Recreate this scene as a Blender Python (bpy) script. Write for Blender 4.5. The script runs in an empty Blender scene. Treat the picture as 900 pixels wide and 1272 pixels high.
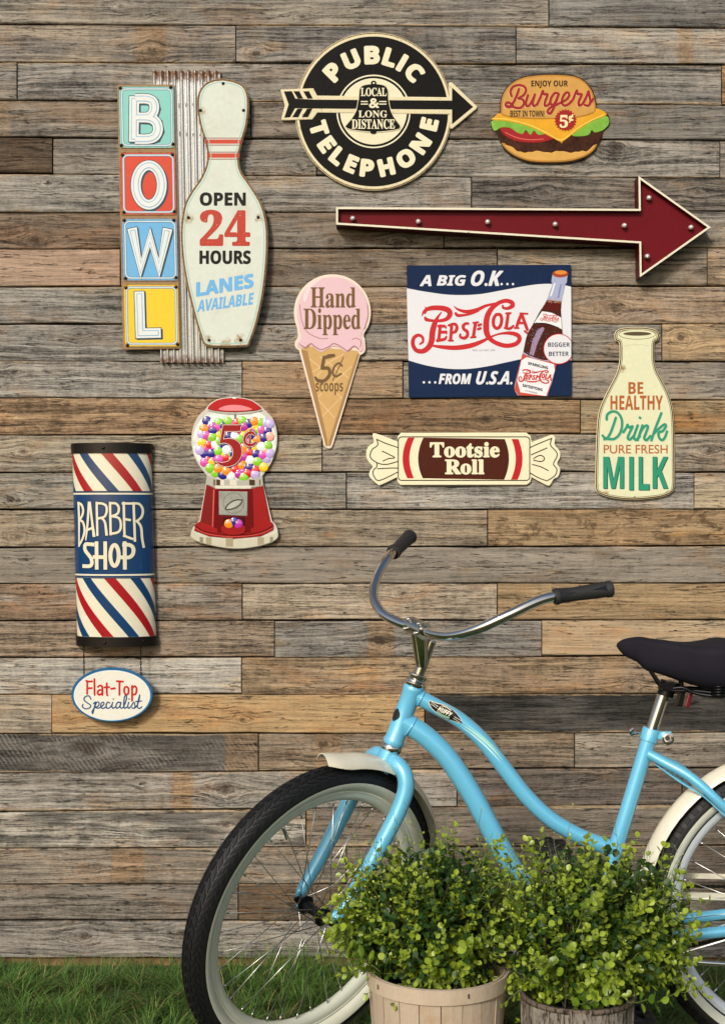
import bpy, math, random
from math import sin, cos, pi, radians, atan2, sqrt, hypot
from mathutils import Vector, Matrix
from mathutils.geometry import tessellate_polygon

random.seed(11)
SC = bpy.context.scene
COL = SC.collection
# ------------------------------------------------------------------ camera
D, F, HZ = 4.0, 1824.0, 1.226      # camera distance to wall, focal length in photo pixels, eye height
cd = bpy.data.cameras.new('camera'); cam = bpy.data.objects.new('camera', cd); COL.objects.link(cam)
cam.location = (0, -D, HZ); cam.rotation_euler = (pi/2, 0, 0)
cd.sensor_width = 36; cd.lens = F/1272*36; cd.clip_end = 500; cd.clip_start = .05
SC.camera = cam
# ------------------------------------------------------------------ light
EL, AZ = radians(29), radians(-157)
w = bpy.data.worlds.new('World'); SC.world = w; w.use_nodes = True
sky = w.node_tree.nodes.new('ShaderNodeTexSky'); sky.sky_type = 'NISHITA'; sky.sun_disc = False
sky.sun_elevation = EL; sky.sun_rotation = AZ; sky.air_density = 1.0; sky.dust_density = 2.5; sky.ozone_density = .6
w.node_tree.links.new(sky.outputs[0], w.node_tree.nodes['Background'].inputs[0])
w.node_tree.nodes['Background'].inputs[1].default_value = .13
sd = bpy.data.lights.new('sun', 'SUN'); so = bpy.data.objects.new('sun', sd); COL.objects.link(so)
sd.energy = 2.6; sd.angle = radians(10); sd.color = (1, .97, .92)
so.location = (-3, -4, 5)
sdir = Vector((sin(AZ)*cos(EL), cos(AZ)*cos(EL), sin(EL)))
so.rotation_euler = sdir.to_track_quat('Z', 'Y').to_euler()
SC.view_settings.view_transform = 'Standard'; SC.view_settings.look = 'None'
SC.view_settings.exposure = 0.0; SC.view_settings.gamma = 1
SC.cycles.max_bounces = 6

# ------------------------------------------------------------------ helpers
def lin(h):
    if isinstance(h, (tuple, list)): return tuple(h)
    v = [int(h[i:i+2], 16)/255 for i in (0, 2, 4)]
    return tuple(c/12.92 if c <= .04045 else ((c+.055)/1.055)**2.4 for c in v)
def W(px, py, y=0.0):
    d = D+y
    return Vector(((px-450)*d/F, y, HZ+(636-py)*d/F))
def thing(name, label, cat, loc=(0, 0, 0), group=None):
    o = bpy.data.objects.new(name, None); COL.objects.link(o); o.location = loc
    o.empty_display_size = .05
    o['label'] = label; o['category'] = cat
    if group: o['group'] = group
    return o
def mesh(name, V, Fa, mats, mi=None, smooth=False):
    me = bpy.data.meshes.new(name); me.from_pydata([tuple(v) for v in V], [], Fa)
    for m in (mats if isinstance(mats, (list, tuple)) else [mats]): me.materials.append(m)
    if mi: me.polygons.foreach_set('material_index', mi)
    if smooth: me.polygons.foreach_set('use_smooth', [True]*len(me.polygons))
    me.update(); return me
def put(name, me, parent=None, loc=(0, 0, 0), rot=None, **props):
    o = bpy.data.objects.new(name, me); COL.objects.link(o); o.location = loc
    if rot: o.rotation_euler = rot
    if parent: o.parent = parent
    for k, v in props.items(): o[k] = v
    return o
class G:
    """collects geometry for one mesh"""
    def __init__(s, origin=(0, 0, 0)): s.V = []; s.F = []; s.M = []; s.o = Vector(origin)
    def add(s, V, Fa, m=0):
        b = len(s.V); s.V += [Vector(v)-s.o for v in V]
        s.F += [tuple(i+b for i in f) for f in Fa]; s.M += [m]*len(Fa)
    def tube(s, pts, rad, n=12, closed=False, caps=True, m=0, flat=1.0, up=None):
        P = [Vector(p) for p in pts]; N = len(P)
        R = rad if isinstance(rad, (list, tuple)) else [rad]*N
        T = []
        for i in range(N):
            a = P[(i-1) % N] if (closed or i > 0) else P[i]; b = P[(i+1) % N] if (closed or i < N-1) else P[i]
            T.append((b-a).normalized())
        u = Vector(up) if up else (Vector((0, 0, 1)) if abs(T[0].z) < .9 else Vector((0, 1, 0)))
        V = []
        for i in range(N):
            u = (u-T[i]*u.dot(T[i])).normalized(); v = T[i].cross(u)
            for k in range(n):
                t = 2*pi*k/n; V.append(P[i]+u*cos(t)*R[i]+v*sin(t)*R[i]*flat)
        Fa = []
        for i in range(N if closed else N-1):
            j = (i+1) % N
            for k in range(n):
                l = (k+1) % n; Fa.append((i*n+k, i*n+l, j*n+l, j*n+k))
        if caps and not closed:
            Fa.append(tuple(range(n-1, -1, -1))); Fa.append(tuple((N-1)*n+k for k in range(n)))
        s.add(V, Fa, m)
    def lathe(s, c, axis, prof, n=24, m=0, a0=0, a1=2*pi, ref=None, closed=False):
        """prof: (along axis, radius)"""
        ax = Vector(axis).normalized(); r = Vector(ref) if ref else (Vector((0, 0, 1)) if abs(ax.z) < .9 else Vector((1, 0, 0)))
        u = (r-ax*r.dot(ax)).normalized(); v = ax.cross(u); c = Vector(c)
        full = abs(a1-a0-2*pi) < 1e-6; K = n if full else n+1; V = []
        for k in range(K):
            t = a0+(a1-a0)*k/n
            for (h, R) in prof: V.append(c+ax*h+(u*cos(t)+v*sin(t))*R)
        q = len(prof); Fa = []
        for k in range(n):
            l = (k+1) % K
            for i in range(q if closed else q-1):
                j = (i+1) % q
                Fa.append((k*q+i, k*q+j, l*q+j, l*q+i))
        s.add(V, Fa, m)
    def box(s, c, sz, m=0, X=None, Y=None, Z=None, bev=0):
        X = Vector(X or (1, 0, 0)); Y = Vector(Y or (0, 1, 0)); Z = Vector(Z or (0, 0, 1)); c = Vector(c)
        V = [c+X*sz[0]/2*a+Y*sz[1]/2*b+Z*sz[2]/2*d for a in (-1, 1) for b in (-1, 1) for d in (-1, 1)]
        s.add(V, [(0, 1, 3, 2), (4, 6, 7, 5), (0, 4, 5, 1), (2, 3, 7, 6), (0, 2, 6, 4), (1, 5, 7, 3)], m)
    def ball(s, c, r, m=0, n=8, sc=(1, 1, 1)):
        s.lathe(c, (0, 0, 1), [(-r*cos(pi*i/n)*sc[2], max(1e-5, r*sin(pi*i/n))*sc[0]) for i in range(n+1)], n=n*2, m=m)
    def done(s, name, mats, parent=None, smooth=False, **p):
        return put(name, mesh(name, s.V, s.F, mats, s.M, smooth), parent, **p)
def auto_smooth(o, ang=40):
    me = o.data
    me.polygons.foreach_set('use_smooth', [True]*len(me.polygons))
    me.set_sharp_from_angle(angle=radians(ang)); return o
def cat(pts, closed=False, n=6):
    """Catmull-Rom through points (any dimension)"""
    P = [tuple(p) for p in pts]; N = len(P); out = []
    for i in range(N if closed else N-1):
        if closed: p0, p1, p2, p3 = P[i-1], P[i], P[(i+1) % N], P[(i+2) % N]
        else: p0, p1, p2, p3 = P[max(i-1, 0)], P[i], P[i+1], P[min(i+2, N-1)]
        for k in range(n):
            t = k/n
            out.append(tuple(.5*(2*b+(c-a)*t+(2*a-5*b+4*c-d)*t*t+(3*b-a-3*c+d)*t**3) for a, b, c, d in zip(p0, p1, p2, p3)))
    if not closed: out.append(P[-1])
    return out

# ------------------------------------------------------------------ materials
class NT:
    def __init__(s, name):
        s.m = bpy.data.materials.new(name); s.m.use_nodes = True; s.t = s.m.node_tree
        s.b = s.t.nodes['Principled BSDF']
    def n(s, t, **kw):
        o = s.t.nodes.new(t)
        for k, v in kw.items(): setattr(o, k, v)
        return o
    def l(s, a, b): s.t.links.new(a, b)
    def val(s, sock, v):
        if hasattr(v, 'is_linked') or isinstance(v, bpy.types.NodeSocket): s.l(v, sock)
        else: sock.default_value = v
    def math(s, op, a, b=0.0, c=0.0, clamp=False):
        o = s.n('ShaderNodeMath', operation=op); o.use_clamp = clamp
        s.val(o.inputs[0], a); s.val(o.inputs[1], b); s.val(o.inputs[2], c); return o.outputs[0]
    def vm(s, op, a, b=(0, 0, 0)):
        o = s.n('ShaderNodeVectorMath', operation=op); s.val(o.inputs[0], a); s.val(o.inputs[1], b); return o.outputs[0] if op not in ('LENGTH', 'DISTANCE') else o.outputs['Value']
    def noise(s, vec, scale, detail=4, rough=.55, dist=0):
        o = s.n('ShaderNodeTexNoise'); s.l(vec, o.inputs['Vector'])
        o.inputs['Scale'].default_value = scale; o.inputs['Detail'].default_value = detail
        o.inputs['Roughness'].default_value = rough; o.inputs['Distortion'].default_value = dist; return o.outputs[0]
    def ss(s, v, a, b, lo=0.0, hi=1.0):
        o = s.n('ShaderNodeMapRange', interpolation_type='SMOOTHSTEP'); s.val(o.inputs[0], v)
        for i, x in enumerate((a, b, lo, hi)): s.val(o.inputs[i+1], x)
        return o.outputs[0]
    def mix(s, f, a, b, mode='MIX'):
        o = s.n('ShaderNodeMix', data_type='RGBA', blend_type=mode); s.val(o.inputs[0], f)
        for i, x in ((6, a), (7, b)):
            if isinstance(x, (tuple, list)): o.inputs[i].default_value = (*x[:3], 1)
            else: s.l(x, o.inputs[i])
        return o.outputs[2]
    def comb(s, x, y, z):
        o = s.n('ShaderNodeCombineXYZ'); s.val(o.inputs[0], x); s.val(o.inputs[1], y); s.val(o.inputs[2], z); return o.outputs[0]
    def sep(s, v):
        o = s.n('ShaderNodeSeparateXYZ'); s.l(v, o.inputs[0]); return o.outputs
    def attr(s, name, kind='OBJECT'):
        o = s.n('ShaderNodeAttribute', attribute_type=kind, attribute_name=name); return o
    def obj(s): return s.n('ShaderNodeTexCoord').outputs['Object']
    def bump(s, h, strength=.5, dist=.001):
        o = s.n('ShaderNodeBump'); o.inputs['Strength'].default_value = strength; o.inputs['Distance'].default_value = dist
        s.l(h, o.inputs['Height']); s.l(o.outputs[0], s.b.inputs['Normal'])
    def set(s, **kw):
        for k, v in kw.items():
            k = {'rough': 'Roughness', 'metal': 'Metallic', 'coat': 'Coat Weight', 'coatr': 'Coat Roughness', 'spec': 'Specular IOR Level',
                 'trans': 'Transmission Weight', 'sub': 'Subsurface Weight', 'sheen': 'Sheen Weight'}.get(k, k)
            s.val(s.b.inputs[k], v)
        return s.m
def color_in(t, c):
    if isinstance(c, (tuple, list)): t.b.inputs['Base Color'].default_value = (*c[:3], 1)
    else: t.l(c, t.b.inputs['Base Color'])

def paint(name, c, rough=.35, var=.10, scale=90, wear=0.0, wearc='6b4a2c', spots=None, k=1.0, coat=0.0, bump=.15, grime=.0, metal=0):
    """painted / printed sheet metal: slight mottling, worn flecks, shaped rust spots at (x, z, r) of the object"""
    t = NT(name); co = t.obj(); c = tuple(v*.86 for v in lin(c))
    n1 = t.noise(co, scale, 5, .65); n2 = t.noise(co, scale*.12, 4, .6)
    v = t.math('ADD', t.math('MULTIPLY', t.math('SUBTRACT', n1, .5), var*1.6), t.math('MULTIPLY', t.math('SUBTRACT', n2, .5), var*1.3))
    base = t.mix(1.0, c, t.comb(*(3*[t.math('ADD', v, 1.0)])), 'MULTIPLY')
    rust = lin(wearc); rough_s = rough
    if grime: base = t.mix(t.ss(n2, .45, .75, 0, grime), base, lin('8a7748'))
    if wear:
        fl = t.noise(co, 140, 6, .7); m = t.ss(fl, .70-wear*.25, .76-wear*.2)
        base = t.mix(m, base, rust)
    if spots:
        n3 = t.math('SUBTRACT', t.noise(co, 70, 5, .7), .5); tot = None
        for (x, z, r) in spots:
            d = t.vm('DISTANCE', co, (x, 0, z))
            e = t.math('ADD', t.math('DIVIDE', d, r), t.math('MULTIPLY', n3, 2.2))
            q = t.ss(e, .45, 1.15, 1, 0); tot = q if tot is None else t.math('MAXIMUM', tot, q)
        n4 = t.noise(co, 260, 3, .6)
        base = t.mix(t.math('MULTIPLY', tot, .8), base, t.mix(t.ss(n4, .35, .65), lin('b98a3c'), lin('5b3a1e')))
    color_in(t, base); lum = sum(c)/3
    t.set(rough=t.math('ADD', rough, t.math('MULTIPLY', t.math('SUBTRACT', n1, .5), .18)), coat=coat if name.startswith('barber') else 0.0, metal=metal, spec=(.08 if lum < .05 else .2) if not metal else .5)
    t.b.inputs['Coat Roughness'].default_value = .12
    if bump: t.bump(n1, bump, .0006)
    return t.m
MC = {}
def P_(c, **kw):
    key = (c, tuple(sorted((a, str(b)) for a, b in kw.items())))
    if key not in MC: MC[key] = paint('paint_'+c, c, **kw)
    return MC[key]

def wood_mat():
    t = NT('weathered_plank_wood'); co0 = t.obj()
    A = t.attr('tone').outputs['Color']; B = t.attr('tone2').outputs['Color']
    seed = t.attr('seed').outputs['Vector']; prm = t.sep(t.attr('look').outputs['Vector'])   # contrast, saw, mottle
    co = t.vm('ADD', co0, seed)
    x, y, z = t.sep(co); x0, y0, z0 = t.sep(co0)
    # low-frequency waviness of the grain, and flow round two knots
    wav = t.math('MULTIPLY', t.math('SUBTRACT', t.noise(t.comb(t.math('MULTIPLY', x, 3.2), y, t.math('MULTIPLY', z, 9)), 1, 3, .5), .5), .022)
    zz = z; kn = None; ringm = None
    for nm in ('knot', 'knot2'):
        k = t.sep(t.attr(nm).outputs['Vector'])
        dx = t.math('SUBTRACT', x0, k[0]); dz = t.math('SUBTRACT', z0, k[1])
        nz = t.math('MULTIPLY', t.math('SUBTRACT', t.noise(co, 60, 5, .65), .5), 1.9)
        d = t.math('DIVIDE', t.math('SQRT', t.math('ADD', t.math('POWER', t.math('MULTIPLY', dx, .62), 2), t.math('POWER', dz, 2))), k[2])
        d = t.math('ADD', d, nz)
        bul = t.math('EXPONENT', t.math('MULTIPLY', t.math('POWER', t.math('MULTIPLY', d, .42), 2), -1))
        zz = t.math('SUBTRACT', zz, t.math('MULTIPLY', t.math('MULTIPLY', dz, bul), .85))
        core = t.ss(d, .30, .85, 1, 0)
        halo = t.math('MULTIPLY', bul, .62)
        s_ = t.math('MAXIMUM', core, t.math('MULTIPLY', halo, t.ss(t.math('SINE', t.math('MULTIPLY', d, 9)), .1, 1)))
        kn = s_ if kn is None else t.math('MAXIMUM', kn, s_)
    zg = t.math('ADD', zz, wav)
    g1 = t.noise(t.comb(t.math('MULTIPLY', x, 2.4), y, t.math('MULTIPLY', zg, 120)), 1, 10, .74, .15)      # broad grain
    g2 = t.noise(t.comb(t.math('MULTIPLY', x, 26), y, t.math('MULTIPLY', zg, 560)), 1, 4, .7)       # fine fibre
    g3 = t.noise(t.comb(t.math('MULTIPLY', x, 5), 7.3, t.math('MULTIPLY', zg, 85)), 1, 6, .6, .1)     # checks
    sp = t.noise(t.comb(t.math('MULTIPLY', x, 120), y, t.math('MULTIPLY', z, 330)), 1, 5, .75)            # specks
    bl = t.noise(t.comb(t.math('MULTIPLY', x, 3.0), 3.1, t.math('MULTIPLY', z, 15)), 1, 5, .62, .3)        # stains
    bl2 = t.noise(t.comb(t.math('MULTIPLY', x, 9), 9.7, t.math('MULTIPLY', z, 22)), 1, 6, .7, .6)
    bl2_ = t.noise(t.comb(t.math('MULTIPLY', x, 14), 4.4, t.math('MULTIPLY', z, 20)), 1, 5, .7, .3)
    base = t.mix(t.ss(bl, .42, .62), A, B)
    wv = t.noise(t.comb(t.math('MULTIPLY', x, 4.5), 5.7, t.math('MULTIPLY', z, 12)), 1, 7, .7, .7)
    base = t.mix(t.ss(wv, .50, .66, 0, .50), base, t.mix(1.0, base, (1.10, .80, .58), 'MULTIPLY'))
    vt = t.noise(t.comb(t.math('MULTIPLY', x, 38), 8.1, t.math('MULTIPLY', z, 13)), 1, 6, .7, .3)
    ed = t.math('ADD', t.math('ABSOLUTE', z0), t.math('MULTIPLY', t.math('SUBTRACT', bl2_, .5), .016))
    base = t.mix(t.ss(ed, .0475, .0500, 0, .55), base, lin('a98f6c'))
    # shaped patch (a ghost of a batten or a water stain)
    pt = t.sep(t.attr('patch').outputs['Vector'])
    pe = t.math('MULTIPLY', t.math('SUBTRACT', bl2, .5), .03)
    xp = t.math('ADD', x0, pe)
    pm = t.math('MULTIPLY', t.math('MULTIPLY', t.ss(t.math('SUBTRACT', xp, pt[0]), -.004, .006), t.ss(t.math('SUBTRACT', pt[1], xp), -.004, .006)), pt[2])
    base = t.mix(pm, base, lin('8a6a44'))
    cont = prm[0]
    # streaks: darken / lighten with grain
    k1 = t.math('MULTIPLY', t.math('SUBTRACT', g1, .5), t.math('MULTIPLY', cont, 4.9))
    k2 = t.math('MULTIPLY', t.math('ADD', t.math('SUBTRACT', g2, .5), t.math('SUBTRACT', sp, .5)), t.math('MULTIPLY', cont, 1.9))
    k3 = t.math('MULTIPLY', t.math('ADD', t.math('SUBTRACT', bl2, .5), t.math('SUBTRACT', vt, .5)), t.math('MULTIPLY', cont, 1.15))
    k4 = t.math('MULTIPLY', t.math('SUBTRACT', bl, .5), 1.3)
    f = t.math('ADD', t.math('ADD', k1, k2), t.math('ADD', k3, t.math('ADD', k4, 1.16)))
    sm1 = t.noise(t.comb(t.math('MULTIPLY', x, 3.2), 12.9, t.math('MULTIPLY', zg, 34)), 1, 8, .72, .25)
    f = t.math('SUBTRACT', f, t.math('MULTIPLY', t.math('MULTIPLY', t.ss(sm1, .50, .74), .42), cont))
    f = t.math('MINIMUM', t.math('MAXIMUM', f, .20), 1.75)
    base = t.mix(1.0, base, t.comb(f, f, f), 'MULTIPLY')
    st1 = t.noise(t.comb(t.math('MULTIPLY', x, 2.1), 21.3, t.math('MULTIPLY', z, 7)), 1, 8, .68, .5)
    base = t.mix(t.ss(st1, .56, .66, 0, .55), base, t.mix(1.0, base, (.50, .46, .42), 'MULTIPLY'))
    st2 = t.noise(t.comb(t.math('MULTIPLY', x, 2.6), 33.3, t.math('MULTIPLY', z, 9)), 1, 8, .7, .5)
    base = t.mix(t.ss(st2, .58, .68, 0, .6), base, t.mix(1.0, base, (1.22, .93, .60), 'MULTIPLY'))
    st3 = t.noise(t.comb(t.math('MULTIPLY', x, 5), 43.3, t.math('MULTIPLY', zg, 60)), 1, 8, .7, .2)
    base = t.mix(t.ss(st3, .58, .70, 0, .5), base, t.mix(1.0, base, (1.35, 1.33, 1.30), 'MULTIPLY'))
    mot = t.math('MULTIPLY', t.ss(t.noise(t.comb(t.math('MULTIPLY', x, 17), 2, t.math('MULTIPLY', z, 26)), 1, 7, .72, .8), .50, .62), prm[2])
    base = t.mix(mot, base, lin('4e3a24'))
    chk = t.ss(t.math('ABSOLUTE', t.math('SUBTRACT', g3, .5)), .003, .012, 1, 0)
    chk = t.math('MULTIPLY', chk, t.ss(bl2, .42, .56))
    base = t.mix(t.math('MULTIPLY', chk, .85), base, lin('1f1812'))
    spm = t.ss(sp, .67, .76, 0, .6)
    base = t.mix(spm, base, lin('3a3028'))
    base = t.mix(t.math('MULTIPLY', kn, t.ss(bl2, .3, .55, .15, .8)), base, lin('33261b'))
    # nail holes / worm holes
    vo = t.n('ShaderNodeTexVoronoi'); t.l(t.comb(t.math('MULTIPLY', x, 5), 1, t.math('MULTIPLY', z, 11)), vo.inputs['Vector']); vo.inputs['Scale'].default_value = 1
    dxy = vo.outputs['Distance']
    hole = t.ss(dxy, .018, .034, 1, 0)
    base = t.mix(t.math('MULTIPLY', hole, .85), base, lin('17110d'))
    # saw marks
    sw = t.math('SINE', t.math('ADD', t.math('MULTIPLY', x, 480), t.math('ADD', t.math('MULTIPLY', z, 330), t.math('MULTIPLY', bl, 14))))
    swm = t.math('MULTIPLY', t.math('MULTIPLY', sw, prm[1]), t.ss(bl2, .4, .6))
    base = t.mix(t.math('MULTIPLY', t.ss(sw, .1, .9), t.math('MULTIPLY', t.math('MULTIPLY', prm[1], .42), t.ss(bl2, .42, .62))), base, lin('a09a90'))
    # finished board colour, its long edges already mixed towards tan
    color_in(t, base)
    t.set(rough=.82, spec=.25)
    h = t.math('ADD', t.math('MULTIPLY', g1, 1.4), t.math('ADD', t.math('MULTIPLY', g2, .45), t.math('MULTIPLY', sp, -.25)))
    h = t.math('SUBTRACT', h, t.math('MULTIPLY', chk, .6)); h = t.math('SUBTRACT', h, t.math('MULTIPLY', hole, 1.2))
    h = t.math('ADD', h, t.math('MULTIPLY', swm, .3)); h = t.math('ADD', h, t.math('MULTIPLY', bl2, .9))
    t.bump(h, .9, .0028)
    return t.m
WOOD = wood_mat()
def plain(name, c, rough=.5, metal=0, noise=0.0, nscale=200, coat=0, spec=.5, bump=0):
    t = NT(name); c = lin(c)
    if noise:
        n = t.noise(t.obj(), nscale, 4, .6); f = t.math('ADD', t.math('MULTIPLY', t.math('SUBTRACT', n, .5), noise*2), 1.0)
        color_in(t, t.mix(1.0, c, t.comb(f, f, f), 'MULTIPLY'))
        if bump: t.bump(n, bump, .001)
    else: color_in(t, c)
    return t.set(rough=rough, metal=metal, coat=coat, spec=spec)
CHROME = plain('chrome', (.62, .60, .56), .12, 1, .05, 40)
STEEL = plain('spoke_steel', (.55, .54, .51), .3, 1)
DARK = plain('dark_screw', '2a2420', .45, .6)
BLACKP = plain('black_plastic', '17171a', .45, 0, .15, 300)
def blue_mat():
    t = NT('light_blue_enamel'); n = t.noise(t.obj(), 1400, 2, .6)
    color_in(t, t.mix(t.ss(n, .45, .75, 0, .45), lin('60b8da'), lin('aadff0')))
    t.set(rough=.33, coat=.9, metal=.15); t.b.inputs['Coat Roughness'].default_value = .07
    return t.m
BLUE = blue_mat()
CREAM = plain('cream_fender_paint', 'dcd5be', .3, 0, .06, 60, .5)
RUBBER = plain('tyre_rubber', '0e0e0f', .6, 0, .25, 400, bump=.2)
TREADM = plain('tyre_tread', '141415', .6, 0, .25, 300, bump=.2, spec=.25)

# ------------------------------------------------------------------ flat-work toolkit
def area2(p): return sum(p[i-1][0]*p[i][1]-p[i][0]*p[i-1][1] for i in range(len(p)))/2
def offset_poly(p, d):
    """shrink (d > 0) a closed polygon by d"""
    n = len(p); s = 1 if area2(p) > 0 else -1; out = []
    for i in range(n):
        a, b, c = p[i-1], p[i], p[(i+1) % n]
        e1 = Vector((b[0]-a[0], b[1]-a[1])); e2 = Vector((c[0]-b[0], c[1]-b[1]))
        if e1.length < 1e-9 or e2.length < 1e-9: out.append(b); continue
        e1.normalize(); e2.normalize()
        n1 = Vector((-e1.y, e1.x)); n2 = Vector((-e2.y, e2.x)); m = n1+n2
        if m.length < .3: m = n1
        m.normalize(); q = d*s/max(.45, m.dot(n1)); out.append((b[0]+m.x*q, b[1]+m.y*q))
    return out
FONTM = {}
def font_mesh(s):
    if s in FONTM: return FONTM[s]
    c = bpy.data.curves.new('lettering', 'FONT'); c.body = s; c.resolution_u = 6
    o = bpy.data.objects.new('lettering', c); me = bpy.data.meshes.new_from_object(o)
    V = [(v.co.x, v.co.y) for v in me.vertices]; Fa = [tuple(p.vertices) for p in me.polygons]
    bpy.data.meshes.remove(me); bpy.data.objects.remove(o); bpy.data.curves.remove(c)
    FONTM[s] = (V, Fa); return FONTM[s]
STY = {'serif': (0x1D400, 0x1D41A, 0x1D7CE), 'sans': (0x1D5D4, 0x1D5EE, 0x1D7EC), 'ital': (0x1D63C, 0x1D656, 0x1D7EC), 'type': (0x1D670, 0x1D68A, 0x1D7F6), 'seri': (0x1D468, 0x1D482, 0x1D7CE)}
def styled(s, st):
    if st is None: return s
    u, l, d = STY[st]; r = ''
    for ch in s:
        if 'A' <= ch <= 'Z': r += chr(u+ord(ch)-65)
        elif 'a' <= ch <= 'z': r += chr(l+ord(ch)-97)
        elif '0' <= ch <= '9': r += chr(d+ord(ch)-48)
        else: r += ch
    return r
class Sheet:
    """flat-work on one sign; coordinates are read off an enlarged crop: origin (ox, oy) and scale of that crop"""
    def __init__(s, th, cx, cy, yf, ox=0, oy=0, sc=1.0, warp=None):
        s.th = th; s.cx = cx; s.cy = cy; s.yf = yf; s.k = (D+yf)/F; s.hs = 1.0; s.z(ox, oy, sc); s.warp = warp
        th.location = W(cx, cy, yf)
    def z(s, ox, oy, sc): s.ox, s.oy, s.sc = ox, oy, sc; return s
    def p(s, q, h=0.0):
        if s.warp: return s.warp(s, q, h)
        return Vector(((s.ox+q[0]/s.sc-s.cx)*s.k, -h*s.hs, -(s.oy+q[1]/s.sc-s.cy)*s.k))
    def loc(s, x, y): v = s.p((x, y)); return (v.x, v.z)
    def poly(s, pts, h, g=None, holes=(), m=0):
        g = g or G(); loops = [list(pts)]+[list(q) for q in holes]
        tris = tessellate_polygon([[Vector((x, y, 0)) for x, y, *_ in L] for L in loops])
        flat = [q for L in loops for q in L]; V = [s.p(q, h) for q in flat]; Fa = []
        for t in tris:
            a, b, c = (V[i] for i in t); nn = (b-a).cross(c-a)
            if nn.length < 1e-12: continue
            Fa.append(tuple(t) if nn.y < 0 else (t[0], t[2], t[1]))
        g.add(V, Fa, m); return g
    def plate(s, pts, h0, h1, g=None, bev=0.0, m=0, ms=None, holes=()):
        """solid sheet from depth h0 to h1 in front of the wall side, rolled edge of bev crop-px"""
        g = g or G(); ms = m if ms is None else ms
        top = offset_poly(pts, bev) if bev else list(pts)
        s.poly(top, h1, g, holes=holes, m=m)
        n = len(pts); hb = h1-(bev/s.sc*s.k*.8 if bev else 0)
        V = [s.p(q, h0) for q in pts]+[s.p(q, hb) for q in pts]+[s.p(q, h1) for q in top]
        Fa = []; sg = area2(pts) < 0
        for i in range(n):
            j = (i+1) % n; f = (i, j, n+j, n+i); Fa.append(f if not sg else f[::-1])
            if bev:
                f = (n+i, n+j, 2*n+j, 2*n+i); Fa.append(f if not sg else f[::-1])
        g.add(V, Fa, ms); return g
    def stroke(s, strokes, width, h, g=None, smooth=True, cap='round', m=0, closed=False, n=6, dh=6e-5):
        g = g or G()
        for si, st in enumerate(strokes):
            pts = [(*q, width) if len(q) < 3 else (q[0], q[1], q[2]*width) for q in st]
            if smooth and len(pts) > 2: pts = cat(pts, closed, n)
            N = len(pts)
            if N < 2: continue
            P = [Vector(q[:2]) for q in pts]; Wd = [q[2] for q in pts]
            if cap == 'square' and not closed:
                P[0] = P[0]-(P[1]-P[0]).normalized()*Wd[0]/2; P[-1] = P[-1]+(P[-1]-P[-2]).normalized()*Wd[-1]/2
            V = []; hs = h+si*dh*.35
            for i in range(N):
                a = P[i-1] if (i > 0 or closed) else P[i]; b = P[(i+1) % N] if (i < N-1 or closed) else P[i]
                d1 = (P[i]-a); d2 = (b-P[i])
                d1 = d1.normalized() if d1.length > 1e-6 else d2.normalized(); d2 = d2.normalized() if d2.length > 1e-6 else d1
                n1 = Vector((-d1.y, d1.x)); n2 = Vector((-d2.y, d2.x)); mm = n1+n2
                if mm.length < .2: mm = n1
                mm.normalize(); q = Wd[i]/2/max(.5, mm.dot(n1))
                hh = hs+dh*i/N
                V.append(s.p(P[i]+mm*q, hh)); V.append(s.p(P[i]-mm*q, hh))
            Fa = []
            for i in range(N if closed else N-1):
                j = (i+1) % N; Fa.append((2*i, 2*i+1, 2*j+1, 2*j))
            # crop y runs down, so flip to face the camera
            Fa2 = []
            for f in Fa:
                a, b, c = V[f[0]], V[f[1]], V[f[2]]
                Fa2.append(f if (b-a).cross(c-b).y < 0 else f[::-1])
            g.add(V, Fa2, m)
            if cap == 'round' and not closed:
                for e, (c, o) in enumerate(((P[0], P[1]), (P[-1], P[-2]))):
                    r = Wd[0 if e == 0 else -1]/2; ang = atan2(c.y-o.y, c.x-o.x); K = 6
                    arc = [c+Vector((cos(ang-pi/2+pi*k/K), sin(ang-pi/2+pi*k/K)))*r for k in range(K+1)]
                    hh = hs+(0 if e == 0 else dh)
                    VV = [s.p(q, hh) for q in arc]; f = tuple(range(K+1))
                    if (VV[2]-VV[0]).cross(VV[4]-VV[2]).y > 0: f = f[::-1]
                    g.add(VV, [f], m)
        return g
    def text(s, txt, box, h, style='sans', bold=0.0, g=None, m=0, shear=0.0, tilt=0.0, fn=None, dh=1.6e-5, solid=0.0):
        """lettering filling box (x0, y0, x1, y1) of the crop; bold widens every stroke by that many crop px"""
        g = g or G(); V, Fa = font_mesh(styled(txt, style))
        xs = [v[0] for v in V]; ys = [v[1] for v in V]; X0, X1, Y0, Y1 = min(xs), max(xs), min(ys), max(ys)
        x0, y0, x1, y1 = box; x0 += bold; x1 -= bold; y0 += bold; y1 -= bold
        offs = [(0, 0)]+([(bold*cos(2*pi*k/8), bold*sin(2*pi*k/8)) for k in range(8)] if bold else [])
        for i, (dx, dy) in enumerate(offs):
            Q = []
            for (a, b) in V:
                u = (a-X0)/(X1-X0); v = (b-Y0)/(Y1-Y0)
                x = x0+u*(x1-x0); y = y1-v*(y1-y0)
                x += shear*(y1-y); y += tilt*(x-x0)
                if fn: x, y = fn(x, y)
                Q.append((x+dx, y+dy))
            VV = [s.p(q, h+i*dh) for q in Q]; FF = []
            for f in Fa:
                nn = (VV[f[1]]-VV[f[0]]).cross(VV[f[2]]-VV[f[1]])
                FF.append(f if nn.y <= 0 else f[::-1])
            g.add(VV, FF, m)
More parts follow.
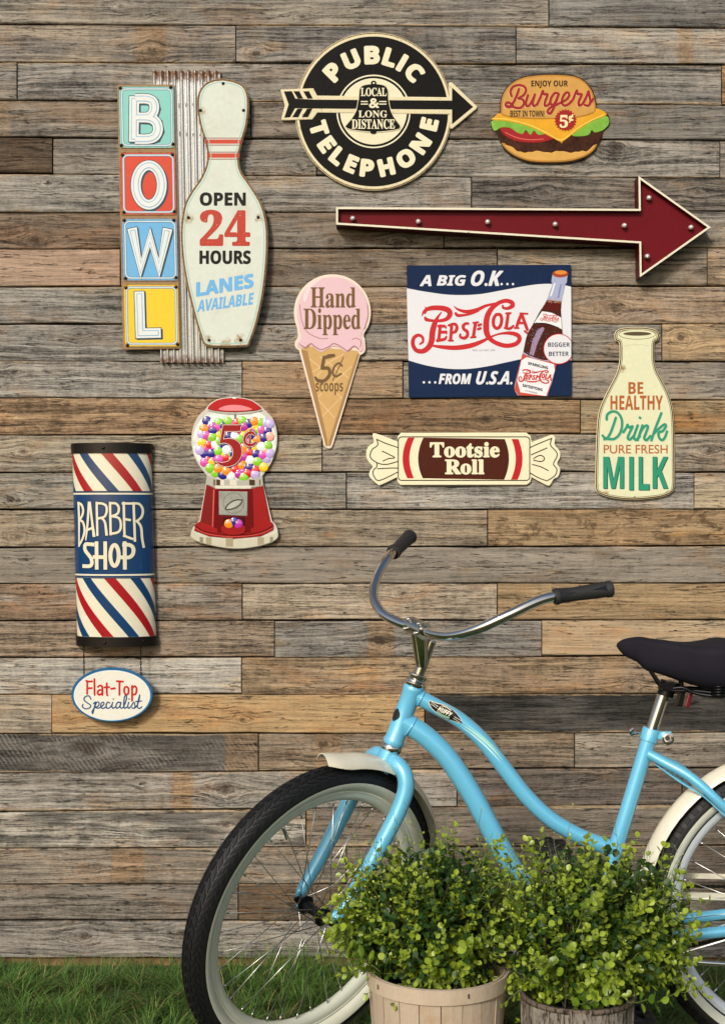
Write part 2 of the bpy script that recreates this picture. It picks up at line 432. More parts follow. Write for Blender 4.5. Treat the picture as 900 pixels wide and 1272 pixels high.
            if solid:      # standing sides so the lettering has real thickness
                ed = {}
                for f in FF:
                    for a, b in zip(f, f[1:]+f[:1]): ed[(a, b)] = 1
                side = [(a, b) for (a, b) in ed if (b, a) not in ed]
                base = [s.p(q, h-solid) for q in Q]
                nV = len(VV); g.add(VV+base, [(b, a, a+nV, b+nV) for a, b in side], m)
        return g
    def arc_text(s, txt, c, r, angs, size, h, style='sans', bold=0, inward=False, g=None, m=0, wid=None):
        """one letter at each angle (deg, x right, y up) round centre c"""
        g = g or G(); n = len(txt)
        for i, ch in enumerate(txt):
            ch = 'l' if (ch == 'I' and style == 'sans') else ch
            a = radians(angs[i]); cx, cy = c[0]+r*cos(a), c[1]-r*sin(a)
            rot = (pi/2-a) if not inward else (-pi/2-a)
            V, _ = font_mesh(styled(ch, style)); ww = (max(v[0] for v in V)-min(v[0] for v in V))
            Vh, _ = font_mesh(styled('H', style)); sc_ = size/(max(v[1] for v in Vh)-min(v[1] for v in Vh))
            wd = ww*sc_*(wid or 1)
            def fn(x, y, cx=cx, cy=cy, rot=rot):
                return (cx+x*cos(rot)-y*sin(rot), cy+x*sin(rot)+y*cos(rot))
            s.text(ch, (-wd/2-bold, -size/2-bold, wd/2+bold, size/2+bold), h+i*1e-6, style, bold, g, m, fn=fn)
        return g
    def out(s, g, name, mats, smooth=False, **kw): return g.done(name, mats, s.th, smooth, **kw)
    def screw(s, x, y, r, h, mat=None):
        g = G(); c = s.p((x, y), h); rr = r/s.sc*s.k
        g.lathe(c, (0, -1, 0), [(-.001, rr), (rr*.25, rr), (rr*.6, rr*.75), (rr*.8, rr*.35), (rr*.82, 1e-5)], 10)
        g.box(c+Vector((0, -rr*.82, 0)), (rr*1.1, rr*.12, rr*.2), 1)
        return s.out(g, 'screw', [mat or DARK, BLACKP], True)
def rrect(x0, y0, x1, y1, r, n=4):
    out = []
    for cx, cy, a in ((x1-r, y0+r, -90), (x1-r, y1-r, 0), (x0+r, y1-r, 90), (x0+r, y0+r, 180)):
        for k in range(n+1):
            t = radians(a+90*k/n); out.append((cx+r*cos(t), cy+r*sin(t)))
    return out
def ell(cx, cy, rx, ry, n=40, a0=0, a1=360):
    full = a1-a0 >= 360; K = n if full else n+1
    return [(cx+rx*cos(radians(a0+(a1-a0)*k/n)), cy+ry*sin(radians(a0+(a1-a0)*k/n))) for k in range(K)]

# ================================================================== THE WALL
S = F/D
wall = thing('plank_wall', 'wall of weathered grey and brown reclaimed planks behind all the signs and the bicycle', 'wall', (0, 0, 0))
BL = [(-17, -12), (30, 35.5), (77, 81), (125, 131), (171, 175), (216, 222), (264, 263), (309.5, 308), (356, 355.5), (403, 403), (449, 449), (494, 497), (541, 539),
      (587, 586.5), (633, 632.5), (680, 678), (725, 724), (771, 770), (817, 815), (863, 861), (911, 910), (960, 953.5), (1008, 998.5), (1054, 1050), (1099, 1097), (1143, 1143), (1189.5, 1190)]
# rows of (x where the plank ends, grey/brown tone, second tone, contrast, saw marks, mottle, (patch x0, x1, strength), [knots (x, y, r)])
ROWS = [
 [(681, '8e867d', '9c9080', .9, 0, 0, None, [(375, 21, 5), (150, 8, 4)]), (1000, '65625f', '7c7873', 1, 0, 0, None, [])],
 [(293, '837a72', '978672', 1, 0, 0, (168, 206, .45), [(188, 64, 9)]), (640, '6d6965', '847c74', 1.2, 0, 0, None, [(318, 68, 7), (513, 41, 4)]), (1000, '847d75', '8d857a', 1, 0, 0, (840, 860, .5), [])],
 [(22, '8c8680', '8a7b68', 1, 0, 0, None, []), (420, '8d8680', '968d82', 1.1, 0, 0, None, []), (895, '716d69', '8b847b', 1.2, 0, 0, None, [(720, 89, 6)]), (1000, '8f8375', '8f8375', 1, 0, 0, (893, 901, .9), [])],
 [(312, '837a70', '7e6a56', 1, 0, 0, (0, 14, .3), []), (640, '766658', '82786c', 1, 0, 0, None, []), (1000, '847e77', '7c766f', .9, 0, 0, None, [(785, 139, 3)])],
 [(66, '5d4a38', '69523a', .9, 0, 0, None, []), (393, '8b857d', '867c70', .9, 0, 0, None, [(95, 208, 4), (372, 205, 5)]), (893, '7c766e', '878077', 1.3, 0, 0, None, [(763, 184, 9), (722, 200, 6)]), (1000, '7a7269', '7a7269', 1, 0, 0, None, [])],
 [(585, '8c867e', '918a82', 1, 0, 0, None, [(60, 228, 4)]), (1000, '736b63', '857a6e', 1.35, 0, 0, None, [(677, 240, 7), (865, 240, 5)])],
 [(150, '7a6048', '6c5a49', 1.1, 0, 0, None, [(44, 298, 7)]), (551, '84705c', '7d7369', 1, 0, 0, None, [(495, 302, 7), (412, 300, 4)]), (840, '807469', '8c8074', 1, 0, 0, None, []), (1000, '8a8178', '968772', 1, 0, 0, None, [])],
 [(150, 'c49c7e', 'b08f74', .55, 0, 0, None, []), (617, '8c7862', '7a6d60', 1, 0, 0, None, [(350, 340, 5)]), (877, '8d806f', '77695b', 1, 0, 0, None, []), (1000, '9a8060', '8d7a66', .9, 0, 0, None, [])],
 [(430, '8b867f', '98928a', .95, 0, 0, None, [(128, 388, 4)]), (1000, '8e7458', '82705f', 1.1, 0, 0, None, [(763, 385, 9), (730, 380, 5)])],
 [(430, '918b84', '89827a', 1, 0, 0, None, [(98, 414, 5), (345, 412, 4)]), (821, '857d75', '918473', 1.1, 0, 0, None, []), (1000, '9d8565', 'a98a5e', 1, 0, 0, None, [(845, 420, 7)])],
 [(301, '918c85', '8a8178', 1.2, 0, 0, None, [(192, 475, 5), (18, 462, 4), (288, 490, 6)]), (500, 'a58661', '9a7c5a', .8, 0, 0, None, [(372, 466, 4)]), (1000, '8f857b', '8d8070', .8, 0, 0, None, [])],
 [(400, 'a07e56', '8a6a48', 1.1, 0, .5, None, [(222, 515, 5)]), (720, '9c7a50', '8a6844', 1.1, 0, .3, None, [(603, 520, 8)]), (1000, 'a58657', '92805f', .8, 0, 0, (745, 868, .3), [])],
 [(400, '94897a', '988970', 1, 0, 0, None, [(217, 554, 6), (30, 560, 5)]), (1000, '8b7f70', '857869', 1.2, 0, 0, None, [(880, 560, 5)])],
 [(430, '918b83', '8d8577', 1.1, 0, 0, None, [(194, 605, 3), (15, 620, 8)]), (861, '807b75', '8d867d', 1.25, 0, 0, None, []), (1000, '9f8d76', 'a89473', .8, 0, 0, None, [])],
 [(605, '9b8a72', '8f7d67', 1, 0, 0, None, [(22, 667, 6), (345, 651, 4)]), (1000, '9c7a4e', 'a08257', .8, 0, .75, None, [])],
 [(1000, '84796b', '7d7266', .5, 0, 0, None, [])],
 [(301, '8d8276', '84684e', 1.15, 0, 0, None, [(30, 730, 4)]), (617, '93826c', '9a8975', 1.1, 0, 0, None, [(500, 737, 5)]), (1000, 'b08f5c', '9d8056', .6, 0, .2, None, [])],
 [(341, '8a745c', '7b6a5b', 1.3, 0, 0, None, []), (672, '807a73', '857f78', 1.1, 0, 0, (456, 490, .55), [(473, 795, 7)]), (1000, 'b19873', 'a78a64', .4, 0, 0, None, [])],
 [(300, 'b1aaa1', 'a49a8c', .9, 0, 0, None, []), (1000, 'a0845f', '8d745a', 1.05, 0, 0, (745, 775, .3), [(783, 854, 6)])],
 [(65, '9e8f7b', '988a74', .9, 0, 0, None, []), (527, 'c0995b', 'b58f58', .5, 0, .1, None, [(302, 893, 4), (83, 890, 4)]), (1000, '35322f', '4e4a45', 1.1, 0, 0, None, [])],
 [(321, '4a4642', '625c56', 1.0, .9, 0, (280, 325, .4), [(110, 930, 14), (48, 928, 4)]), (713, '9d8669', '8f7c67', 1.1, 0, 0, (390, 425, .35), [(403, 925, 8)]), (1000, '8e8271', '847667', 1, 0, 0, None, [])],
 [(567, '918a81', '8c8175', 1, 0, 0, (213, 241, .6), [(281, 980, 8), (178, 972, 4)]), (846, '766a5e', '6a5e54', 1, 0, 0, None, [(743, 958, 4)]), (1000, '74685a', '74685a', 1, 0, 0, None, [])],
 [(380, 'a39b8e', '5d5954', 1.2, 0, 0, None, [(148, 1020, 4), (280, 1024, 5)]), (1000, '8b7d6b', '7a6d5f', .9, 0, 0, (355, 385, .5), [])],
 [(430, '8b7d6c', '6f665c', 1.15, 0, 0, (138, 180, .45), [(118, 1077, 3), (270, 1085, 3)]), (1000, '7d6f5f', '6a5e51', .9, 0, 0, None, [(460, 1085, 5)])],
 [(296, '847a6e', '72695f', 1.2, 0, 0, None, [(25, 1105, 4)]), (855, '6e5a44', '62523f', .9, 0, 0, None, [(360, 1122, 4)]), (1000, '776f66', '85765f', 1, 0, 0, None, [])],
 [(1000, '857f77', '7c756c', 1, 0, 0, None, [(105, 1160, 8), (228, 1158, 8)])],
]
def plank(x0, x1, ya0, ya1, yb0, yb1, row):
    """x in photo px on the wall; top edge goes ya0 (at x=0) to ya1 (at x=900), bottom edge yb0 to yb1"""
    _, c1, c2, cont, saw, mot, patch, knots = row
    ty = lambda x: ya0+(ya1-ya0)*x/900; by = lambda x: yb0+(yb1-yb0)*x/900
    xm = (x0+x1)/2; ym = (ty(xm)+by(xm))/2; c = W(xm, ym, 0)
    rnd = random.Random(int(x0*7+ya0*131))
    n = max(3, int((x1-x0)/26)); proud = rnd.uniform(0, .0075); tiltx = rnd.uniform(-.001, .001)
    V = []; e1 = e2 = 0; gt = rnd.uniform(.3, 1.3); gb = rnd.uniform(.4, 1.5); cup = rnd.uniform(-.0008, .0016)
    for i in range(n+1):
        x = x0+.75+(x1-x0-1.5)*i/n
        e1 = e1*.7+rnd.gauss(0, .22); e2 = e2*.7+rnd.gauss(0, .22)
        zt = (ym-ty(x)-gt+e1)/S; zb = (ym-by(x)+gb+e2)/S; X = (x-xm)/S; yy = -proud+tiltx*(i/n*2-1)
        b1 = .0016+abs(rnd.gauss(0, .0009)); b2 = .0014+abs(rnd.gauss(0, .0009)); zm = (zt+zb)/2
        V += [(X, .02, zt), (X, yy+b1, zt), (X, yy, zt-b1), (X, yy-cup, zm), (X, yy, zb+b2), (X, yy+b2, zb), (X, .02, zb)]
    Fa = []
    for i in range(n):
        for j in range(6): Fa.append((i*7+j, i*7+j+1, i*7+7+j+1, i*7+7+j))
    Fa.append(tuple(range(6, -1, -1))); Fa.append(tuple(n*7+j for j in range(7)))
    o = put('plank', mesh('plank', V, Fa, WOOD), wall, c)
    br_ = random.Random(int(x0*3+yb0*17)).uniform(.78, 1.12)
    a, b = [[(v*.70+.30*sum(c)/3)*m_*br_ for v, m_ in zip(c, (.96, .94, .87))] for c in (lin(c1), lin(c2))]
    o['tone'] = [float(v) for v in a]; o['tone2'] = [float(v) for v in b]
    o['seed'] = [rnd.uniform(-40, 40) for _ in range(3)]; o['look'] = [float(cont), float(saw), float(mot)]
    kk = [((kx-xm)/S, (ym-ky)/S, r*1.15/S) for kx, ky, r in knots if x0-5 < kx < x1+5][:2]
    while len(kk) < 2: kk.append((9.0, 9.0, .01))
    kk = [(a_, b_, c_*.75) for a_, b_, c_ in kk]; o['knot'] = [float(v) for v in kk[0]]; o['knot2'] = [float(v) for v in kk[1]]
    o['patch'] = [(patch[0]-xm)/S, (patch[1]-xm)/S, float(patch[2])] if patch else [9.0, 9.1, 0.0]
    # direction of face winding: make outward
    return o
rr_ = random.Random(5)
pool = [r for R in ROWS for r in R]
def filler(xa, xb, k):
    r = rr_.choice(pool); return (xb, r[1], r[2], r[3], r[4], r[5], None, [(rr_.uniform(xa, xb), BL[k][0]+23, rr_.uniform(3, 8))])
for k, R in enumerate(ROWS):
    a, b = BL[k], BL[k+1]
    x = -rr_.uniform(30, 180); plank(-620, x, a[0], a[1], b[0], b[1], filler(-620, x, k))
    for i, r in enumerate(R):
        xe = r[0] if r[0] < 1000 else 930+rr_.uniform(10, 160)
        plank(x, xe, a[0], a[1], b[0], b[1], r); x = xe
    plank(x, 1520, a[0], a[1], b[0], b[1], filler(x, 1520, k))
for k in range(3):      # rows just above the picture
    t0 = -17-46.5*(k+1); x = -620
    for xe in (rr_.uniform(-100, 200), rr_.uniform(400, 700), 1520):
        r = rr_.choice(pool); plank(x, xe, t0+.4, t0+4.5, t0+46.9, t0+51, (xe, r[1], r[2], r[3], 0, 0, None, [])); x = xe
g = G(); cb = W(450, 520, .035); g.box((cb.x, .028, cb.z+.02), (2140/S, .015, 1500/S))
g.done('backing_board', plain('dark_backing', '1a1612', .9), wall)
# raw board lying along the foot of the wall
gs = G(); z0 = W(0, 1190.5, 0).z
V = []; n = 60
for i in range(n+1):
    x = -2.4+4.8*i/n; j = random.gauss(0, .0012)
    for (yy, zz) in ((.0, -.02), (-.030+j, -.02), (-.034+j, z0-.012), (-.027+j, z0-.003+random.gauss(0, .0012)), (.02, z0-.001)): V.append((x, yy, zz))
gs.add(V, [(i*5+j, i*5+j+1, i*5+5+j+1, i*5+5+j) for i in range(n) for j in range(4)])
t = NT('raw_sleeper_wood'); co = t.obj(); x, y, z = t.sep(co)
n1 = t.noise(t.comb(t.math('MULTIPLY', x, 22), y, t.math('MULTIPLY', z, 120)), 1, 6, .7); n2 = t.noise(co, 9, 4, .6)
color_in(t, t.mix(t.ss(n1, .35, .65), lin('6d4d30'), t.mix(n2, lin('a07a4c'), lin('7c5b3a')))); t.set(rough=.9); t.bump(n1, .8, .003)
o = gs.done('base_board', t.m); o['label'] = 'rough brown board along the foot of the plank wall behind the grass'; o['category'] = 'board'

# ================================================================== GROUND AND GRASS
t = NT('soil_and_turf'); co = t.obj(); n1 = t.noise(co, 14, 8, .7); n2 = t.noise(co, 1.3, 5, .6)
color_in(t, t.mix(t.ss(n1, .35, .65), lin('2a2c17'), t.mix(n2, lin('3c4a20'), lin('4a5428')))); t.set(rough=.95); t.bump(n1, .6, .02)
N = 24; V = []; Fa = []
xs = [math.copysign(abs(-1+2*i/N)**3, -1+2*i/N)*250 for i in range(N+1)]
for i in range(N+1):
    for j in range(N+1): V.append((xs[i], xs[j], 0 if (abs(xs[i]) < 4 and abs(xs[j]) < 8) else random.uniform(-.05, .02)))
for i in range(N):
    for j in range(N): Fa.append((i*(N+1)+j, (i+1)*(N+1)+j, (i+1)*(N+1)+j+1, i*(N+1)+j+1))
o = put('ground', mesh('ground', V, Fa, t.m, None, True)); o['kind'] = 'structure'
t = NT('grass_blades'); rp = t.n('ShaderNodeNewGeometry').outputs['Random Per Island']
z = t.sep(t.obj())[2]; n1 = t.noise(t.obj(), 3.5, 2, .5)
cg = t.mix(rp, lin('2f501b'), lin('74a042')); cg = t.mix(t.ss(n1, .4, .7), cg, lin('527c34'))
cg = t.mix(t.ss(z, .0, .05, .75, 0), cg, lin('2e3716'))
cg = t.mix(t.math('GREATER_THAN', rp, .93), cg, lin('9a8a55'))
color_in(t, cg); t.set(rough=.5, spec=.35)
rg = random.Random(3); g = G(); V = []; Fa = []
def blade(x, y, h, a, lean, wd):
    b = len(V); ca, sa = cos(a), sin(a); px, py = -sa*wd, ca*wd
    for k in range(4):
        q = k/3; r = lean*q*q*h; zz = h*(q-.35*lean*q*q*.6); ww = (1-q**1.6)
        if k < 3:
            V.append((x+ca*r-px*ww, y+sa*r-py*ww, zz)); V.append((x+ca*r+px*ww, y+sa*r+py*ww, zz))
        else: V.append((x+ca*r, y+sa*r, zz))
    Fa.extend([(b, b+1, b+3, b+2), (b+2, b+3, b+5, b+4), (b+4, b+5, b+6)])
tuft = [(rg.uniform(-1.7, 1.7), rg.uniform(-1.3, -.03), rg.uniform(0, 6.28)) for _ in range(1500)]
for (tx, ty, ta) in tuft:
    near = ty > -.6
    for _ in range(48):
        a = rg.gauss(ta, .9); dd = rg.uniform(0, .05)
        y = min(ty+dd*sin(a), -.038)
        h = rg.uniform(.03, .07) if ty < -.12 else rg.uniform(.010, .026)
        blade(tx+dd*cos(a)*1.3, y, h*rg.choice((.7, 1, 1, 1.15)), a, rg.uniform(.6, 2.0), rg.uniform(.0007, .0015))
for _ in range(380):     # longer straggling blades at the wall
    blade(rg.uniform(-1.4, 1.4), rg.uniform(-.09, -.04), rg.uniform(.03, .06), rg.uniform(0, 6.28), rg.uniform(.2, 1.0), .0016)
for _ in range(420):     # long dark clump behind the front wheel
    blade(rg.gauss(-.2, .1), rg.uniform(-.30, -.05), rg.uniform(.05, .11), rg.uniform(0, 6.28), rg.uniform(.5, 1.8), .0014)
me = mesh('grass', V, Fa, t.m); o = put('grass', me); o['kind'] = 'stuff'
o['label'] = 'long green grass blades growing along the foot of the wall'; o['category'] = 'grass'

# ================================================================== SIGNS
def screws(s, pts, r, h, mat=None):
    for x, y in pts: s.screw(x, y, r, h, mat)
WHITE = P_('e9e6da', grime=.12)
# ---------------------------------------------------------------- bowling sign
th = thing('bowling_sign', 'tin sign with letter tiles spelling BOWL beside a white bowling pin on corrugated metal', 'sign')
s = Sheet(th, 235, 270, -.024, 120, 60, 3.1043); s.hs = 0.75
def corr():
    g = G(); V = []; nx = 10*10; ny = 14
    for j in range(ny+1):
        q = j/ny; y = 83+(1211-83)*q; xa = 214+(243-214)*q; xb = 476+(489-476)*q
        for i in range(nx+1):
            u = i/nx; x = xa+(xb-xa)*u; v = s.p((x, y), -.013+.0105*sin(u*10*2*pi)); V.append(v)
    g.add(V, [(j*(nx+1)+i, (j+1)*(nx+1)+i, (j+1)*(nx+1)+i+1, j*(nx+1)+i+1) for j in range(ny) for i in range(nx)])
    t = NT('galvanised_rusty'); co = t.obj(); x, y, z = t.sep(co); n1 = t.noise(t.comb(t.math('MULTIPLY', x, 60), y, t.math('MULTIPLY', z, 22)), 1, 6, .7); n2 = t.noise(co, 120, 4, .7)
    e = t.math('ABSOLUTE', t.math('ADD', z, .002)); m = t.ss(t.math('ADD', e, t.math('MULTIPLY', t.math('SUBTRACT', n1, .5), .06)), .362, .392)
    m = t.math('MULTIPLY', m, t.ss(n2, .3, .55)); m = t.math('MAXIMUM', m, t.ss(n1, .72, .8, 0, .3))
    color_in(t, t.mix(m, t.mix(n2, lin('d8d8d6'), lin('b4b6b6')), t.mix(n2, lin('8f6a44'), lin('6e4526'))))
    t.set(rough=t.math('ADD', .2, t.math('MULTIPLY', m, .5)), metal=t.math('SUBTRACT', .9, t.math('MULTIPLY', m, .8)))
    return g.done('corrugated_panel', t.m, th, True)
corr()
g = s.plate([(80, 146), (86, 141), (296, 140), (301, 146), (326, 1150), (321, 1159), (110, 1163), (102, 1157)], -.004, .004, bev=3)
s.out(g, 'letter_board', P_('9b7a52', wear=.5, rough=.5))
TL = [('86d0c4', (83, 147, 299, 386), (84, 150, 305, 390)), ('d84a30', 0, 0), ('6fb4e2', 0, 0), ('f2cc2e', 0, 0)]
def tile(i, col, y0, y1, xl, xr, slant):
    sp_ = [s.loc(xl+10+slant*0, y0+8), s.loc(xr-8, y0+8), s.loc(xl+14, y1-10), s.loc(xr-6, y1-10)]
    m = paint('tile_enamel_'+col, col, rough=.3, spots=[(a, b, .010) for a, b in sp_], wear=.12, grime=.1, coat=.3)
    f = lambda pts: [(x+slant*(y-y0)/(y1-y0), y) for x, y in pts]
    g = s.plate(f(rrect(xl, y0, xr, y1, 9)), .0035, .0065, bev=2, m=0); s.stroke([f(rrect(xl+2, y0+2, xr-2, y1-2, 9))], 2.6, .0067, g, False, m=3, closed=True)
    r = f(rrect(xl+13, y0+12, xr-11, y1-12, 18))
    s.stroke([r], 9, .0069, g, False, m=1, closed=True); s.stroke([r], 4.2, .0072, g, False, m=2, closed=True)
    tl = s.out(g, 'letter_tile', [m, P_('5d8aa8', rough=.3), P_('d9e2de', rough=.3), P_('9a7446', wear=.8, wearc='5a3c20', rough=.6)])
    return tl
tiles = [tile(0, '86cdc1', 147, 388, 85, 300, 4), tile(1, 'd5452c', 402, 645, 91, 306, 4), tile(2, '6cb2e0', 657, 899, 97, 312, 5), tile(3, 'f2ca2c', 911, 1153, 103, 317, 5)]
LT = [
 [[(147, 184), (145, 365)], [(150, 197), (195, 197), (218, 208), (224, 232), (216, 256), (196, 268), (150, 269)], [(150, 269), (205, 271), (232, 288), (238, 318), (226, 342), (198, 352), (150, 352)]],
 [],
 [[(138, 692), (172, 850), (208, 730), (242, 850), (276, 694)]],
 [[(166, 936), (171, 1100), (252, 1098)]]]
for i, L in enumerate(LT):
    g = G()
    if i == 1: L = [ell(203, 529, 50, 76, 44)]; cl = True
    else: cl = False
    for kx, (wd, h, m) in enumerate(((43, .0070, 0), (37, .0080, 1), (22, .0084, 2), (16, .0088, 1))):
        e = (43-wd)/2 if i != 1 else 0
        for si, st in enumerate(L):
            if not cl and not (i == 0 and si):
                a, b = Vector(st[0]), Vector(st[1]); c, d = Vector(st[-1]), Vector(st[-2])
                st = [tuple(a+(b-a).normalized()*e)]+st[1:-1]+[tuple(c+(d-c).normalized()*e)]
            s.stroke([st], wd, h, g, i == 0 and si > 0, 'butt', m, cl, n=4)
    s.stroke([[(x+5, y+5) for x, y in st] for st in L], 41, .0067, g, False, 'butt', 0, cl)
    o = g.done('letter', [P_('2c4658', rough=.35), P_('e6e8e2', rough=.25, grime=.15), P_('7fb8da', rough=.3)], tiles[i])
pin = cat([(490, 122), (535, 131), (570, 150), (586, 185), (589, 235), (582, 300), (564, 365), (552, 425), (560, 478), (598, 535), (636, 598), (656, 665), (662, 740), (657, 850), (643, 960), (618, 1070), (590, 1148)], n=5)+\
      cat([(584, 1153), (505, 1156), (424, 1150), (400, 1105), (372, 1010), (346, 900), (331, 800), (327, 700), (340, 612), (365, 560), (405, 500), (427, 440), (424, 380), (401, 305), (390, 235), (394, 180), (418, 143), (455, 125)], n=5)
g = s.plate(pin, .010, .019, bev=4, m=1); ins = offset_poly(pin, 9)
s.poly(ins, .0195, g, m=0); ins2 = offset_poly(pin, 15); s.stroke([ins2], 3, .0198, g, False, m=2, closed=True)
spots = [(*s.loc(410, 250), .018), (*s.loc(490, 142), .008), (*s.loc(568, 245), .010), (*s.loc(352, 660), .022), (*s.loc(628, 660), .020), (*s.loc(436, 1128), .020), (*s.loc(556, 1128), .022), (*s.loc(500, 1146), .022), (*s.loc(404, 200), .012)]
PINM = paint('pin_enamel', 'd8ddcf', rough=.25, spots=spots, wear=.08, grime=.2, coat=.4)
s.stroke([offset_poly(pin, 4.5)], 3.5, .0199, g, False, m=3, closed=True); s.out(g, 'pin_panel', [PINM, paint('pin_edge', 'a68d68', wear=.6, rough=.5), P_('93c5ba', rough=.3), paint('edge_rust', '7a5836', wear=.9, wearc='3c2814', rough=.6)])
g = G()
def xl(y): return 421+(430-421)*(y-345)/90
for y0, y1, m in ((350, 353, 0), (357, 373, 1), (377, 380, 0), (404, 407, 0), (410, 427, 1), (431, 434, 0)):
    a = 418+(y0-345)*.12 if y0 < 390 else 427; b = 564-(y0-345)*.16
    s.poly([(a, y0), (b, y0), (b-1, y1), (a+1, y1)], .0197, g, m=m)
s.out(g, 'stripe', [P_('8c2a1c'), P_('c8452c')])
def letters(name, txt, box, mat, h=.0200, style='sans', **kw):
    g = s.text(txt, box, h, style, **kw); return s.out(g, name, mat)
BLK = P_('24211e', wear=.25, wearc='8a8678', rough=.4); RD = P_('bb3a26', wear=.35, wearc='d8c8b0', rough=.4); BL_ = P_('6fb2e2', rough=.4, wear=.15, wearc='d8e0dc')
letters('lettering', 'OPEN', (400, 560, 577, 612), BLK, bold=1.6)
letters('lettering', '24', (400, 627, 594, 766), RD, style='serif', bold=3.2)
letters('lettering', 'HOURS', (399, 783, 596, 836), BLK, bold=1.6)
letters('lettering', 'LANES', (386, 905, 607, 962), BL_, bold=2.5, tilt=-.16, style='sans')
letters('lettering', 'AVAILABLE', (390, 975, 603, 1020), BL_, bold=.8, tilt=-.14, shear=.12)
screws(s, [(93, 155), (287, 152), (97, 376), (296, 371), (102, 414), (293, 412), (107, 634), (301, 631), (108, 665), (299, 664), (113, 888), (307, 885), (115, 925), (307, 922), (121, 1146), (313, 1142)], 6.5, .0068)
screws(s, [(490, 142), (403, 245), (568, 245), (357, 657), (624, 656), (436, 1128), (557, 1127)], 6, .0198)

# ---------------------------------------------------------------- round telephone sign
th = thing('telephone_sign', 'round black and cream tin sign pierced by an arrow, reading public telephone', 'sign')
s = Sheet(th, 466, 138, -.010, 340, 30, 3.3333); s.hs = 0.6
CR = paint('cream_enamel', 'ebe3c0', rough=.3, wear=.06, grime=.12, coat=.3); BK = paint('black_enamel', '141210', rough=.28, coat=.35, wear=.03, wearc='6a5a48')
EDGE = paint('rusty_edge_line', '8f7048', wear=.9, wearc='4a3018', rough=.6)
CRE = paint('cream_rim', 'e2d6ae', rough=.35, wear=.42, wearc='8f6a44')
c0 = (412, 364)
g = s.plate(ell(*c0, 324, 327, 96), 0, .010, bev=3); s.stroke([ell(*c0, 320, 323, 96)], 4, .0102, g, False, m=1, closed=True); s.out(g, 'disc', [CRE, EDGE])
g = s.poly(ell(*c0, 308, 310, 96), .0104); s.out(g, 'enamel_ring', BK)
g = s.poly(ell(*c0, 153, 152, 64), .0108); s.poly(ell(*c0, 147, 146, 64), .0110, g, m=1); s.poly(ell(*c0, 138, 137, 64), .0112, g); s.out(g, 'centre_disc', [CR, BK])
arrow = [(28, 274), (164, 269), (180, 299), (725, 306), (722, 246), (734, 243), (839, 343), (838, 352), (737, 436), (727, 434), (727, 376), (181, 369), (160, 397), (36, 401), (32, 395), (46, 340)]
g = s.plate(arrow, 0, .0135, bev=2.5, m=0)
s.poly([(170, 316), (738, 320), (738, 357), (170, 353)], .0138, g, m=1)
s.poly([(736, 266), (823, 346), (736, 418)], .0139, g, m=1)
s.poly([(42, 282), (75, 281), (90, 312), (170, 316), (172, 353), (88, 352), (68, 389), (44, 391), (62, 336)], .01385, g, m=1)
for dx in (40, 80):
    s.poly([(42+dx, 282), (66+dx, 281), (82+dx, 312), (60+dx, 312)], .0140, g, m=1); s.poly([(58+dx, 354), (80+dx, 353), (62+dx, 389), (36+dx, 389)], .0140, g, m=1)
s.out(g, 'arrow', [CRE, BK])
g = s.arc_text('PUBLIC', c0, 233, [135.5, 113.2, 91.5, 73.0, 59.5, 43.6], 68, .0112, 'sans', 4.6, wid=1.10)
s.out(g, 'lettering', CR)
g = s.arc_text('TELEPHONE', c0, 236, [197.5, 215.5, 231.5, 247.2, 263.5, 283, 304.5, 325.5, 347], 66, .0112, 'sans', 4.4, inward=True, wid=1.06)
s.out(g, 'lettering', CR)
s.z(410, 90, 8.18)
bell = cat([(300, 190), (318, 155), (360, 138), (440, 130), (520, 138), (560, 155), (581, 190), (585, 260), (592, 330), (612, 400), (642, 462), (690, 530), (706, 552), (700, 576)], n=4)+cat([(640, 590), (530, 603), (437, 606), (330, 600), (220, 584), (172, 570)], n=4)+cat([(157, 556), (190, 518), (232, 465), (266, 400), (284, 330), (293, 260)], n=4)
g = s.plate(bell, .011, .0158, bev=3, m=0)
s.poly(ell(440, 118, 28, 26, 20), .0150, g); s.poly(ell(441, 118, 10, 9, 12), .0154, g, m=1); s.poly(ell(437, 612, 32, 20, 20), .0150, g)
s.stroke([offset_poly(bell, -7)], 6, .0144, g, False, m=1, closed=True)
bell_o = s.out(g, 'bell_emblem', [BK, CR])
g = G()
s.text('LOCAL', (310, 165, 572, 252), .0162, 'serif', 1.5, g); s.text('&', (393, 272, 497, 372), .0162, None, 4, g)
for x0, x1 in ((310, 382), (495, 570)):
    for y in (300, 326): s.poly([(x0, y), (x1, y), (x1, y+11), (x0, y+11)], .0163, g)
s.text('LONG', (286, 396, 578, 467), .0162, 'serif', 1.0, g)
s.text('DISTANCE', (218, 484, 655, 584), .0162, 'serif', 1.5, g)
s.out(g, 'lettering', CR)

# ---------------------------------------------------------------- burger sign
th = thing('burger_sign', 'cut-out tin sign in the shape of a cheeseburger with a red five cent badge', 'sign')
s = Sheet(th, 682, 149, -.009, 590, 80, 5.0); s.hs = 0.5
outl = cat([(100, 350), (125, 318), (154, 306), (158, 220), (185, 158), (235, 110), (300, 80), (380, 68), (460, 64), (540, 66), (620, 76), (682, 110), (722, 160), (742, 220), (752, 280), (812, 306), (828, 340), (826, 378), (790, 414), (780, 455), (758, 490), (730, 542), (670, 582), (580, 608), (460, 614), (340, 608), (250, 577), (190, 537), (158, 486), (132, 425), (104, 398)], True, 4)
g = s.plate(offset_poly(outl, -3), 0, .006, bev=1.5); s.out(g, 'backing', P_('3a2a18', rough=.4))
def tone(pts, h, col, d, n=4):
    P = cat(pts, True, n); g = s.poly(offset_poly(offset_poly(P, d*.5), d*.5), h); return s.out(g, 'painted_tone', P_(col, rough=.35, var=.2, scale=50))
